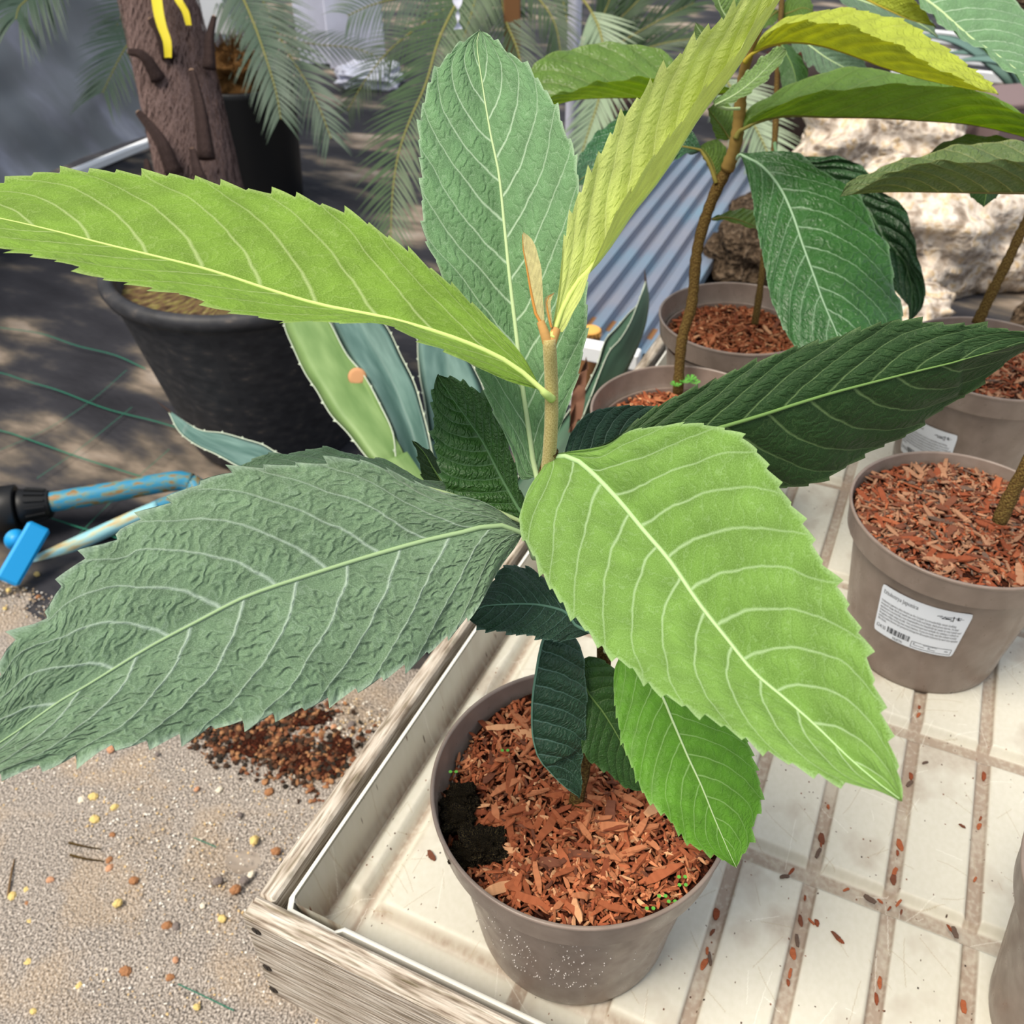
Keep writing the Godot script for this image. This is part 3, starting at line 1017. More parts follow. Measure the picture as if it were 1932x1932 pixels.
# ------------------------------------------------------------------ ground
func ground() -> void:
	# woven black fabric over everything
	var fab := mat("fabric", Color(1, 1, 1), 0.85, 0.3)
	fab.albedo_texture = ramp(noise(111, 0.004, 6).get_seamless_image(1024, 1024), [[0.0, Color(0.13, 0.13, 0.15)], [0.46, Color(0.19, 0.19, 0.21)], [0.56, Color(0.26, 0.25, 0.25)], [0.65, Color(0.36, 0.33, 0.30)], [0.76, Color(0.50, 0.45, 0.40)], [1.0, Color(0.66, 0.62, 0.58)]])
	fab.uv1_scale = Vector3(0.36, 0.8, 1)
	fab.heightmap_enabled = true
	fab.heightmap_texture = ntex(112, 0.2, 2, 256, grey(0, 1))
	fab.heightmap_scale = 0.3
	var v := PackedVector3Array()
	var uv := PackedVector2Array()
	var f := noise(113, 1.1, 3)
	for i in 111:
		for j in 91:
			var x := -6.0 + j * 0.125
			var z := 1.2 - i * 0.115
			v.append(Vector3(x, 0.022 * f.get_noise_2d(x, z) * smoothstep(0.9, 1.6, -z) - 0.002, z))
			uv.append(Vector2(x * 0.86 + z * 0.5, z * 0.86 - x * 0.5))
	var g := structure("ground", build(v, grid_index(111, 91), uv, false), fab)
	# printed green guide lines, thin woven strips lying on the fabric
	var line_no := 0
	for l in [[-1.8746,.012,-2.757,-1.6313,.012,-2.6752,-1.4849,.012,-2.6313,-1.3383,.012,-2.5466,-1.1989,.012,-2.4823,-1.0789,.012,-2.3951], [-1.7193,.012,-2.4373,-1.5058,.012,-2.3842,-1.4123,.012,-2.3356,-1.2951,.012,-2.2789,-1.1163,.012,-2.1721,-.9514,.012,-2.1007,-.7885,.012,-2.0171], [-1.5681,.012,-2.1259,-1.3709,.012,-2.0714,-1.256,.012,-2.0154,-1.0946,.012,-1.9317,-.9104,.012,-1.845,-.6942,.012,-1.7414,-.5029,.012,-1.6666], [-1.3829,.012,-1.7982,-1.2335,.012,-1.7527,-1.0892,.012,-1.6905,-.9925,.012,-1.6473,-.8995,.012,-1.611,-.686,.012,-1.5123,-.5085,.012,-1.4408],
			[-1.3487,.012,-1.9564,-1.2507,.012,-2.066,-1.1791,.012,-2.2127,-1.1322,.012,-2.3902], [-1.1824,.012,-1.8487,-1.1227,.012,-1.9755,-1.0503,.012,-2.1815], [-.9966,.012,-1.6282,-.9515,.012,-1.789,-.8868,.012,-1.9701], [-.5255,.012,-.8445,-.5042,.012,-.8356,-.4839,.012,-.8268], [-.485,.014,-.6105,-.4401,.014,-.5917,-.3969,.014,-.5733]]:
		var s := spline(v3(l), 24)
		var tv := PackedVector3Array()
		for i in s.size():
			var t := (s[mini(i + 1, 24)] - s[maxi(i - 1, 0)]).normalized()
			var q := t.cross(Vector3.UP).normalized() * (0.0022 if line_no < 4 else 0.0009)
			tv.append(s[i] - q + Vector3(0, 0.004, 0))
			tv.append(s[i] + q + Vector3(0, 0.004, 0))
		line_no += 1
		part(g, "guide_line", build(tv, grid_index(25, 2), PackedVector2Array(), false), M.green_line)
	# drifted sand in front, thin enough in places to show the fabric
	var sand := mat("sand", Color(1, 1, 1), 0.95, 0.2)
	sand.albedo_texture = ramp(noise(121, 0.16, 3).get_seamless_image(512, 512), [[0.0, Color(0.20, 0.18, 0.17)], [0.3, Color(0.45, 0.42, 0.39)], [0.5, Color(0.62, 0.58, 0.54)], [0.75, Color(0.75, 0.71, 0.67)], [1.0, Color(0.95, 0.93, 0.90)]])
	sand.uv1_scale = Vector3(2.7, 2.7, 1)
	sand.heightmap_enabled = true
	sand.heightmap_texture = ntex(122, 0.1, 4, 512, grey(0, 1))
	sand.heightmap_scale = 0.45
	sand.detail_enabled = true
	sand.detail_albedo = solid(Color(0.72, 0.62, 0.50, 0.30))
	sand.detail_mask = ntex(123, 0.008, 4, 256, [[0.0, Color(0, 0, 0)], [0.45, Color(0, 0, 0)], [0.7, Color(1, 1, 1)], [1.0, Color(1, 1, 1)]])
	sand.detail_uv_layer = BaseMaterial3D.DETAIL_UV_1
	v = PackedVector3Array()
	uv = PackedVector2Array()
	var a := noise(124, 3.2, 4)
	var b := noise(125, 14.0, 3)
	var patch := [-.3663,0,-.7428,-.47,0,-.7976,-.5922,0,-.7288,-.5926,0,-.61,-.4911,0,-.6014,-.4249,0,-.8248]
	var bare := v3(patch)
	var edge0 := v3([-1.0673,0,-1.4642])[0]
	var edge1 := v3([-.3177,0,-1.1488])[0]
	var dir := (edge1 - edge0).normalized()
	var nor := Vector3(-dir.z, 0, dir.x)
	if nor.z < 0: nor = -nor
	for i in 150:
		for j in 170:
			var x := -1.75 + j * 0.0115
			var z := -1.75 + i * 0.0115
			var p := Vector3(x, 0, z)
			var d := (p - edge0).dot(nor)
			var h := 0.013 * smoothstep(-0.02, 0.14, d + 0.06 * a.get_noise_2d(x * 1.7, z * 1.7)) - 0.006
			h += 0.006 * a.get_noise_2d(x, z) + 0.0016 * b.get_noise_2d(x, z)
			for q in bare:
				var dd := Vector2((x - q.x) * 0.75 - (z - q.z) * 0.3, (z - q.z) * 1.6).length()
				h -= 0.0042 * smoothstep(0.075, 0.02, dd)
			h += 0.02 * a.get_noise_2d(x * 0.3, z * 0.3) * smoothstep(0.1, 0.5, d)
			if d < -0.12: h = -0.02
			v.append(Vector3(x, h + 0.004, z))
			uv.append(Vector2(x, z))
	structure("ground_sand", build(v, grid_index(150, 170), uv, false), sand)
	# sand grit, pebbles, spilled compost
	var peb := []
	for k in 4:
		peb.append(rock(Vector3.ZERO, Vector3(1, 0.62, 0.8), 300 + k, 0.25, 0.0, 2.1))
	var low := []
	for k in 2:
		var s := SphereMesh.new()
		s.radius = 0.5
		s.height = 0.8
		s.radial_segments = 7
		s.rings = 4
		low.append(s)
	var mm := MultiMesh.new()
	mm.transform_format = MultiMesh.TRANSFORM_3D
	mm.use_colors = true
	mm.mesh = low[0]
	mm.instance_count = 9000
	var corner0 := v3([-1.1092,0,-1.3526])[0]
	for i in 9000:
		var p := Vector3(rng.randf_range(-1.25, -0.15), 0.0, rng.randf_range(-1.5, -0.5))
		var d := (p - edge0).dot(nor)
		if d < 0.0: p -= nor * (d * 1.6)
		p.y = 0.008 + 0.006 * a.get_noise_2d(p.x, p.z)
		var s := rng.randf_range(0.0018, 0.0042)
		mm.set_instance_transform(i, Transform3D(Basis(Vector3.UP, rng.randf() * TAU) * Basis.from_scale(Vector3(s * rng.randf_range(0.8, 1.5), s * 0.7, s)), p))
		mm.set_instance_color(i, [Color(0.60, 0.52, 0.42), Color(0.30, 0.26, 0.22), Color(0.80, 0.76, 0.68), Color(0.44, 0.33, 0.22), Color(0.62, 0.44, 0.22)][rng.randi() % 5])
	var grit := MultiMeshInstance3D.new()
	grit.name = "sand_grit"
	grit.multimesh = mm
	grit.material_override = M.bark_fine
	tag(grit, "fine grit scattered over the pale sand", "sand", "", "stuff")
	add_child(grit, true)
	var spots := v3([-.7193,.008,-.9281,-.6771,.006,-.9081,-.7022,.006,-.8852,-.6633,.006,-.856,-.5471,.006,-.9416,-.5084,.006,-.94,-.4611,.008,-.8894,-.3876,.008,-.8213,-.4198,.006,-.7825,-.4286,.006,-.7727,-.601,.01,-.7728,-.6128,.012,-.7345,-.7828,.008,-.7501,-.7647,.006,-.7606,-.7547,.006,-.7379,-.7328,.01,-.7755,-.7144,.01,-.6462,-.696,.006,-.622,-.4993,.012,-.6463,-.4831,.006,-.7317,-.5149,.006,-.6996,-.5288,.006,-.7006,-.5665,.006,-.688,-.6158,.006,-.6671,-.5689,.008,-.633,-.4522,.008,-.5815,-.6789,.012,-.5769,-.7371,.008,-.7064,-.6531,.006,-.8104,-.6481,.005,-.7971,-.7389,.004,-.9238,-.6363,.008,-1.0141,-.7216,.01,-1.0253,-.6878,.006,-.706,-.4694,.006,-.7724,-.4382,.007,-.7573,-.709,.006,-.5834,-.448,.006,-.7111,-.6302,.006,-.6137,-.5022,.006,-.624,-.6894,.005,-.7531,-.4274,.007,-.8424,-.4211,.008,-.9331,-.3298,.01,-1.0673,-.3194,.01,-1.0623,-.299,.008,-1.0744,-.4377,.008,-1.0492,-1.0807,.012,-1.4433,-1.0544,.012,-1.4264,-1.0096,.01,-1.4228,-1.0676,.008,-1.3906,-1.0435,.008,-1.4976])
	for i in spots.size():
		var o := MeshInstance3D.new()
		o.name = numbered("pebble")
		o.mesh = peb[i % 4]
		var tone: int = [0, 1, 0, 2, 4, 0, 3, 2][(i * 5 + i / 8) % 8]
		o.material_override = M["pebble%d" % tone]
		var hue: String = ["yellow", "whitish", "brown", "grey", "pinkish tan"][tone]
		var s := rng.randf_range(0.005, 0.0095)
		o.transform = Transform3D(Basis(Vector3.UP, rng.randf() * TAU) * Basis.from_scale(Vector3(s, s, s)), spots[i] + Vector3(0, 0.003, 0))
		var sp := spots[i]
		var zone := "out on the open sand in front"
		if sp.z < -1.30: zone = "at the sand's edge by the pipe valve"
		elif sp.distance_to(v3([-.3662,0,-1.0448])[0]) < 0.22: zone = "near the spilled compost"
		elif sp.distance_to(v3([-.4094,0,-.7521])[0]) < 0.17: zone = "close to the bench corner"
		elif sp.x < -0.72: zone = "far out on the sand, away from the bench"
		tag(o, "small rounded %s pebble %s" % [hue, zone], "pebble", "%s pebbles %s" % [hue, zone])
		add_child(o, true)
	# dry twigs on the sand
	var tw := [[-.789,.012,-.7506,-.7956,.016,-.7792,-.8048,.012,-.8117], [-.728,.012,-.8407,-.6986,.014,-.8324,-.6721,.012,-.8285], [-.7182,.012,-.8188,-.6908,.014,-.8107,-.6604,.012,-.8069], [-.3676,.012,-.979,-.3546,.016,-.9595,-.3489,.012,-.9493]]
	var twl := ["short straight straw-coloured twig standing alone on the sand", "upper of two thin dark twigs lying side by side on sand", "lower of two thin dark twigs lying side by side on sand", "pale splinter of wood at the rim of the spilled compost"]
	for i in 4:
		tag(part(self, "twig", tube(spline(v3(tw[i]), 8), taper(0.0022, 0.0012, 9), 6), M.straw if i in [0, 3] else M.stem_bark), twl[i], "twig")
	# spilled compost and bark beside the bench
	mm = MultiMesh.new()
	mm.transform_format = MultiMesh.TRANSFORM_3D
	mm.use_colors = true
	mm.mesh = chip_meshes[4]
	mm.instance_count = 1500
	var heaps := v3([-.5179,.01,-1.0454,-.4782,.01,-1.0389,-.4459,.01,-1.0679,-.4097,.01,-1.0554,-.3861,.01,-1.003,-.3432,.01,-.9691,-.3233,.01,-.9908,-.3821,.01,-1.0912,-.4248,.01,-1.0093,-.3141,.01,-1.0247,-.5395,.01,-1.0755])
	for i in 1500:
		var c := heaps[rng.randi() % heaps.size()]
		var r := 0.075 * sqrt(rng.randf()) * rng.randf_range(0.4, 1.2)
		var t := rng.randf() * TAU
		var p := c + Vector3(cos(t) * r, 0, sin(t) * r * 0.8)
		p.y = 0.010 + 0.010 * rng.randf() * (1.0 - r / 0.1)
		var s := rng.randf_range(0.004, 0.013)
		mm.set_instance_transform(i, Transform3D(Basis(Vector3.UP, rng.randf() * TAU) * Basis(Vector3.RIGHT, rng.randf_range(-0.5, 0.5)) * Basis.from_scale(Vector3(s, s * 0.5, s * rng.randf_range(0.35, 0.8))), p))
		mm.set_instance_color(i, [Color(0.05, 0.03, 0.02), Color(0.10, 0.045, 0.025), Color(0.20, 0.08, 0.04), Color(0.03, 0.025, 0.02), Color(0.34, 0.17, 0.08)][rng.randi() % 5])
	for i in 5:
		var hp := heaps[[1, 4, 6, 7, 9][i]]
		tag(part(self, "soil_patch", rock(hp + Vector3(0, -0.004, 0), [Vector3(0.04, 0.014, 0.03), Vector3(0.035, 0.012, 0.04), Vector3(0.03, 0.014, 0.03), Vector3(0.045, 0.012, 0.024), Vector3(0.03, 0.014, 0.024)][i], 500 + i, 0.6), M.soil), ["damp soil patch at the left part of the spilled compost", "damp soil patch at the front of the spilled compost", "damp soil patch of the compost nearest the bench board", "damp soil patch at the back of the spilled compost", "small damp soil patch at the outer back of the spilled compost"][i], "soil")
	var sp := MultiMeshInstance3D.new()
	sp.name = "compost_spill"
	sp.multimesh = mm
	sp.material_override = M.bark_fine
	tag(sp, "dark brown spilled compost and bark on the sand along the bench", "compost", "", "stuff")
	add_child(sp, true)

# ------------------------------------------------------------------ bench and tray
func plank(par: Node3D, called: String, u0: float, u1: float, v0: float, v1: float, y0: float, y1: float, m: Material, bev := 0.003) -> MeshInstance3D:
	return part(par, called, slab(uvp((u0 + u1) / 2, (v0 + v1) / 2, TRAY_Y + (y0 + y1) / 2), ACROSS * (u1 - u0) / 2, Vector3.UP * (y1 - y0) / 2, AWAY * (v1 - v0) / 2, bev), m)

func bench_and_tray() -> void:
	var U1 := 0.92
	var V1 := 1.60
	var t := thing("potting_bench", "weathered grey wooden bench frame holding the white growing tray", "bench", uvp(0.25, 0.95, 0.0))
	plank(t, "board", -0.4225, -0.4035, 0.3115, V1, -0.095, 0.0585, M.wood)
	plank(t, "board", -0.4225, U1, 0.287, 0.3105, -0.097, 0.0615, M.wood)
	plank(t, "board", U1 - 0.02, U1, 0.3115, V1, -0.095, 0.058, M.wood)
	plank(t, "board", -0.4225, U1, V1 + 0.001, V1 + 0.022, -0.095, 0.0585, M.wood)
	for q in [[-0.36, 0.36], [0.86, 0.36], [-0.36, 1.52], [0.86, 1.52]]:
		plank(t, "leg", q[0] - 0.03, q[0] + 0.03, q[1] - 0.03, q[1] + 0.03, -TRAY_Y, -0.0955, M.wood)
	for k in 5:
		var v := 0.38 + k * 0.28
		plank(t, "slat", -0.402, U1 - 0.021, v - 0.035, v + 0.035, -0.06, -0.035, M.wood)
	for q in [[-0.4078, 0.0436], [-0.4115, -0.0318], [-0.4143, -0.0820]]:
		var c := uvp(q[0], 0.2868, TRAY_Y + q[1])
		var s := part(t, "screw", tube(PackedVector3Array([c + AWAY * 0.004, c - AWAY * 0.0004, c - AWAY * 0.0007]), PackedFloat32Array([0.0055, 0.0055, 0.0048]), 16), M.screw)
		part(s, "slot", slab(c - AWAY * 0.0008, Vector3.UP * 0.0038, ACROSS * 0.0006, AWAY * 0.0003, 0.0001), M.black_plastic)
	# tray: moulded sheet with raised panels, drainage grooves and channels
	var gu := PackedFloat32Array()
	for k in range(-3, 12):
		gu.append(0.0597 + k * 0.0767)
	var gv := PackedFloat32Array()
	for k in 5:
		gv.append(0.594 + k * 0.2345)
	var us := PackedFloat32Array()
	var vs := PackedFloat32Array()
	var mark := func(a: PackedFloat32Array, x: float, r: float) -> void:
		for q in [-0.0045, -0.0028, -0.0012, 0.0, 0.0012, 0.0028, 0.0045]:
			a.append(x - r + q)
			a.append(x + r + q)
	var U0 := -0.390
	var V0 := 0.3225
	var UE := U1 - 0.032
	var VE := V1 - 0.010
	for g in gu: mark.call(us, g, 0.0062)
	for g in gv: mark.call(vs, g, 0.0145)
	for k in 24:
		us.append(U0 + 0.003 * k)
		vs.append(V0 + 0.003 * k)
		us.append(UE - 0.003 * k)
		vs.append(VE - 0.003 * k)
	for k in 60:
		us.append(lerpf(U0, UE, k / 59.0))
		vs.append(lerpf(V0, VE, k / 59.0))
	for q in [us, vs]:
		q.sort()
	var cu := PackedFloat32Array()
	var cv := PackedFloat32Array()
	for x in us:
		if x >= U0 - 1e-6 and x <= UE + 1e-6 and (cu.is_empty() or x - cu[-1] > 0.0004): cu.append(x)
	for x in vs:
		if x >= V0 - 1e-6 and x <= VE + 1e-6 and (cv.is_empty() or x - cv[-1] > 0.0004): cv.append(x)
	var v := PackedVector3Array()
	var uv := PackedVector2Array()
	for b in cv:
		for a in cu:
			v.append(uvp(a, b, TRAY_Y + tray_height(a, b, gu, gv, U0, V0, UE, VE)))
			uv.append(Vector2((a + 0.40) / 1.0, (b - 0.30) / 1.2))
	var tr := thing("growing_tray", "off-white moulded plastic growing tray with grooves, standing in the wooden bench", "tray", uvp(0.25, 0.95, TRAY_Y - 0.034))
	var tm := tray_material(gu, gv)
	part(tr, "tray_floor", build(v, grid_index(cv.size(), cu.size()), uv, false), tm)
	# upstanding wall with a bright lip all round
	var path := [Vector2(-0.338, V0 - 0.0075), Vector2(-0.331, V0 - 0.0005), Vector2(UE, V0), Vector2(UE, VE), Vector2(U0, VE), Vector2(U0 - 0.002, V0 + 0.006), Vector2(U0 + 0.004, V0 - 0.006)]
	var ring := PackedVector3Array()
	var pts := []
	for i in path.size():
		var a: Vector2 = path[i]
		var b: Vector2 = path[(i + 1) % path.size()]
		pts.append(a)
	var wall := PackedVector3Array()
	for k in pts.size() + 1:
		var q: Vector2 = pts[k % pts.size()]
		var c := Vector2((U0 + UE) / 2, (V0 + VE) / 2)
		var outw := Vector2(signf(q.x - c.x) if absf(q.x - U0) < 0.02 or absf(q.x - UE) < 0.02 else 0.0, signf(q.y - c.y) if absf(q.y - V0) < 0.02 or absf(q.y - VE) < 0.02 else 0.0)
		for e in [[0.0006, 0.0500], [0.0, 0.0512], [0.0036, 0.0512], [0.0042, 0.0500], [0.0042, -0.034], [-0.0002, -0.034]]:
			var r: Vector2 = q + outw * e[0]
			wall.append(uvp(r.x, r.y, TRAY_Y + e[1]))
	part(tr, "tray_wall", build(wall, grid_index(pts.size() + 1, 6, true)), M.tray_lip)

func tray_height(u: float, v: float, gu: PackedFloat32Array, gv: PackedFloat32Array, U0: float, V0: float, UE: float, VE: float) -> float:
	var h := 0.0
	for g in gu: h = minf(h, -0.0052 * smoothstep(0.0088, 0.0050, absf(u - g)))
	for g in gv: h = minf(h, -0.0115 * smoothstep(0.0172, 0.0085, absf(v - g)))
	# sunk border channel round the panels, with a raised bead along the side
	var pu := minf(u + 0.334, UE - 0.056 - u)
	var pv := minf(v - 0.378, VE - 0.055 - v)
	var inside := smoothstep(-0.006, 0.006, pu) * smoothstep(-0.010, 0.005, pv)
	h = lerpf(-0.0125, h, inside)
	var bead := smoothstep(0.0165, 0.0045, absf(u + 0.3635)) * smoothstep(0.366, 0.385, v)
	for k in 6:
		bead *= 1.0 - smoothstep(0.014, 0.006, absf(v - (0.600 + k * 0.2345)))
	h = maxf(h, -0.0125 + 0.013 * bead)
	# walls rise at the border
	var e := minf(minf(u - U0, UE - u), minf(v - V0, VE - v))
	h = maxf(h, lerpf(0.0505, -0.0125, pow(smoothstep(0.0, 0.010, e), 0.55)) if e < 0.010 else -1.0)
	return h

func tray_material(gu: PackedFloat32Array, gv: PackedFloat32Array) -> StandardMaterial3D:
	# off-white with brown dirt settled in the grooves, stains, scratches and specks
	var S := 1400
	var n1 := noise(131, 0.006, 5).get_image(S, S).get_data()
	var n2 := noise(132, 0.09, 3).get_image(S, S).get_data()
	var du := PackedFloat32Array()
	var dv := PackedFloat32Array()
	for x in S:
		var u := x / float(S) * 1.0 - 0.40
		var d := 0.0
		for g in gu: d = maxf(d, smoothstep(0.0085, 0.0062, absf(u - g)) * 0.85)
		d = maxf(d, smoothstep(0.008, 0.0, absf(u + 0.347)) * 0.8)
		d = maxf(d, smoothstep(0.008, 0.0, absf(u + 0.381)) * 0.9)
		du.append(d)
	for y in S:
		var w := y / float(S) * 1.2 + 0.30
		var d := 0.0
		for g in gv: d = maxf(d, smoothstep(0.011, 0.006, absf(w - g + 0.001)) * 0.8)
		d = maxf(d, smoothstep(0.010, 0.0, absf(w - 0.372)) * 0.75)
		dv.append(d)
	var out := PackedByteArray()
	out.resize(S * S * 3)
	for y in S:
		var w := y / float(S) * 1.2 + 0.30
		for x in S:
			var k := y * S + x
			var a := n1[k] / 255.0
			var b := n2[k] / 255.0
			var dirt := maxf(du[x], dv[y] if x > S * 0.062 else 0.0) * clampf(0.35 + 0.9 * a * b * 2.2, 0.0, 1.0)
			dirt = maxf(dirt, clampf((a - 0.62) * 1.6, 0.0, 0.35) * (0.5 + b))
			var r := lerpf(0.785 + 0.03 * b, 0.58, dirt)
			var g := lerpf(0.768 + 0.03 * b, 0.505, dirt)
			var bl := lerpf(0.705 + 0.04 * b, 0.44, dirt)
			out[k * 3] = int(r * 255.0)
			out[k * 3 + 1] = int(g * 255.0)
			out[k * 3 + 2] = int(bl * 255.0)
	var im := Image.create_from_data(S, S, false, Image.FORMAT_RGB8, out)
	for i in 900:
		# scratches
		var p := Vector2(rng.randf() * S, rng.randf() * S)
		var a := rng.randf() * TAU
		var l := rng.randf_range(10, 70)
		var c := Color(0.66, 0.60, 0.50) if rng.randf() < 0.7 else Color(0.93, 0.92, 0.88)
		for s in int(l):
			a += rng.randf_range(-0.03, 0.03)
			p += Vector2(cos(a), sin(a))
			if p.x > 1 and p.y > 1 and p.x < S - 1 and p.y < S - 1:
				im.set_pixelv(Vector2i(p), im.get_pixelv(Vector2i(p)).lerp(c, 0.45))
	for i in 1500:
		# specks of soil
		var x := rng.randi() % (S - 4)
		var y := rng.randi() % (S - 4)
		var c := Color(0.16, 0.12, 0.10).lerp(Color(0.45, 0.25, 0.16), rng.randf())
		im.fill_rect(Rect2i(x, y, 1 + rng.randi() % 2, 1 + rng.randi() % 2), c)
	var m := mat("tray", Color(1, 1, 1), 0.5, 0.4)
	m.albedo_texture = ImageTexture.create_from_image(im)
	var lip := mat("tray_lip", Color(0.88, 0.87, 0.83), 0.5, 0.4)
	lip.cull_mode = BaseMaterial3D.CULL_DISABLED
	return m

# ------------------------------------------------------------------ what stands behind
func backdrop() -> void:
	# the tunnel's cloudy plastic side and its ground rail
	var film := mat("film", Color(1, 1, 1), 0.45, 0.5)
	film.albedo_texture = ntex(141, 0.006, 5, 512, [[0.0, Color(0.52, 0.54, 0.56)], [0.5, Color(0.57, 0.585, 0.60)], [0.68, Color(0.62, 0.625, 0.66)], [0.82, Color(0.70, 0.71, 0.76)], [1.0, Color(0.80, 0.81, 0.85)]])
	film.uv1_scale = Vector3(1.0, 0.45, 1)
	var r0 := v3([-2.0914,.04,-3.7656])[0]
	var r1 := v3([-1.7238,.04,-4.5919])[0]
	var along := (r1 - r0).normalized()
	var out := Vector3.UP.cross(along).normalized()
	var v := PackedVector3Array()
	var uv := PackedVector2Array()
	var f := noise(142, 1.6, 3)
	for i in 41:
		for j in 121:
			var y := i / 40.0 * 2.4 + 0.03
			var s := -2.5 + j / 120.0 * 4.3
			v.append(r0 + along * s + Vector3(0, y, 0) + out * (0.05 * f.get_noise_2d(s, y * 2.0) + 0.05 * y))
			uv.append(Vector2(s + y * 0.5, y))
	structure("wall_left", build(v, grid_index(41, 121), uv, false), film)
	var rail := slab(r0 - along * 0.35 + Vector3(0, -0.01, 0), along * 2.1, Vector3.UP * 0.018, out * 0.02, 0.006)
	structure("trim_1", rail, M.white_plastic)
	for y in [0.62, 1.12]:
		structure("trim_2" if y < 1.0 else "trim_3", tube(PackedVector3Array([r0 - along * 2.4 + Vector3(0, y, 0) + out * 0.05, r0 + along * 1.75 + Vector3(0, y, 0) + out * 0.05]), PackedFloat32Array([0.006, 0.006]), 8), M.white_panel)
	# corrugated sheet
	var sh := thing("corrugated_sheet", "blue-grey corrugated metal sheet lying beyond the bench", "sheet", uvp(-0.87, 3.2, 0.0))
	v = PackedVector3Array()
	var vb := PackedVector3Array()
	uv = PackedVector2Array()
	var prof := []
	var w := 0.0
	while w < 0.50:
		for q in [[0.0, 0.0], [0.016, 0.0], [0.020, 0.024], [0.023, 0.026], [0.052, 0.026], [0.055, 0.024], [0.059, 0.0]]:
			prof.append(Vector2(w + q[0], q[1]))
		w += 0.0655
	for side in 2:
		for i in 13:
			for p in prof:
				var vv := 2.28 + i / 12.0 * 1.85
				v.append(uvp(-1.135 + p.x - (vv - 2.28) * 0.03, vv, 0.06 + p.y - side * 0.0015 + 0.01 * sin(vv * 2.0)))
				uv.append(Vector2(p.x, vv))
	var nn := prof.size()
	var idx := grid_index(13, nn)
	var back := grid_index(13, nn, false, 13 * nn)
	for i in range(0, back.size(), 3):
		idx.append_array([back[i], back[i + 2], back[i + 1]])
	part(sh, "sheet", build(v, idx, uv, false), M.sheet_metal)
	for vv in [2.45, 3.9]:
		part(sh, "bearer", slab(uvp(-0.9, vv, 0.027), ACROSS * 0.28, Vector3.UP * 0.026, AWAY * 0.035, 0.003), M.timber)
	# sawn stake
	var sp := v3([.1822,.3982,-1.8605])[0]
	var stake := thing("sawn_stake", "short round wooden stake with a pale sawn top by the corrugated sheet", "stake", Vector3(sp.x, 0, sp.z))
	var lean := Vector3(-0.02, 0, 0.03)
	part(stake, "shaft", tube(PackedVector3Array([Vector3(sp.x, 0, sp.z) + lean, sp.lerp(Vector3(sp.x, 0, sp.z) + lean, 0.02)]), PackedFloat32Array([0.024, 0.023]), 20), M.timber)
	var fr := PackedVector3Array()
	for k in 60:
		var a := TAU * k / 60.0 + rng.randf_range(-0.04, 0.04)
		var d := Vector3(cos(a), 0, sin(a))
		var r := rng.randf_range(0.0245, 0.031)
		push(fr, sp + d * 0.017 + Vector3(0, 0.002, 0), sp + d.rotated(Vector3.UP, 0.09) * 0.023 - Vector3(0, 0.003, 0), sp + d.rotated(Vector3.UP, 0.03) * r - Vector3(0, rng.randf_range(0.0, 0.012), 0), sp - Vector3(0, 0.03, 0))
	var top := part(stake, "cut_top", tube(PackedVector3Array([sp - Vector3(0, 0.004, 0), sp, sp + Vector3(0, 0.003, 0)]), PackedFloat32Array([0.0238, 0.023, 0.019]), 20), M.cut_wood)
	part(top, "splinter_fringe", flat(fr), M.cut_wood, true)
	# white channel bars behind the agave
	for q in [[[.1108,.4204,-1.7507,.1855,.4169,-1.7224,.2796,.4117,-1.6928], 0.018, "white plastic bar running behind the upright agave leaf"], [[.0957,.3666,-1.6445,.1341,.3593,-1.6387,.1725,.3529,-1.6336], 0.016, "lower short white bar beneath the agave leaf"]]:
		var p := v3(q[0])
		var d := (p[2] - p[0])
		var t := thing("white_bar", q[2], "bar", Vector3(p[1].x, 0, p[1].z))
		var side := d.cross(Vector3.UP).normalized()
		part(t, "bar", slab(p[1], d * 0.5, Vector3.UP * q[1], side * q[1], 0.003), M.white_plastic)
		for k in [0, 2]:
			part(t, "post", slab(Vector3(lerpf(p[1].x, p[k].x, 0.9), (p[k].y - q[1]) / 2, lerpf(p[1].z, p[k].z, 0.9)), Vector3(0.008, 0, 0), Vector3(0, (p[k].y - q[1]) / 2, 0), Vector3(0, 0, 0.008), 0.002), M.black_plastic)
	# shrivelled leaf by the near edge of the pots
	var dl := spline(v3([.1249,.6141,-1.3302,.11,.6022,-1.2826,.1065,.5926,-1.2495,.0989,.5804,-1.2144,.0913,.5664,-1.1906]), 20)
	v = PackedVector3Array()
	for i in 21:
		for j in 5:
			var x := (j - 2) / 2.0
			v.append(dl[i] + Vector3(0.011 * x * sin(PI * (i + 2) / 24.0), 0.006 * sin(i * 1.3 + j), 0.012 * absf(x) + 0.005 * sin(i * 0.9 + j * 2.0)))
	tag(part(self, "dry_leaf", build(v, grid_index(21, 5), PackedVector2Array(), false), M.dry_leaf), "shrivelled brown dry leaf hanging at the agave's foot", "leaf")
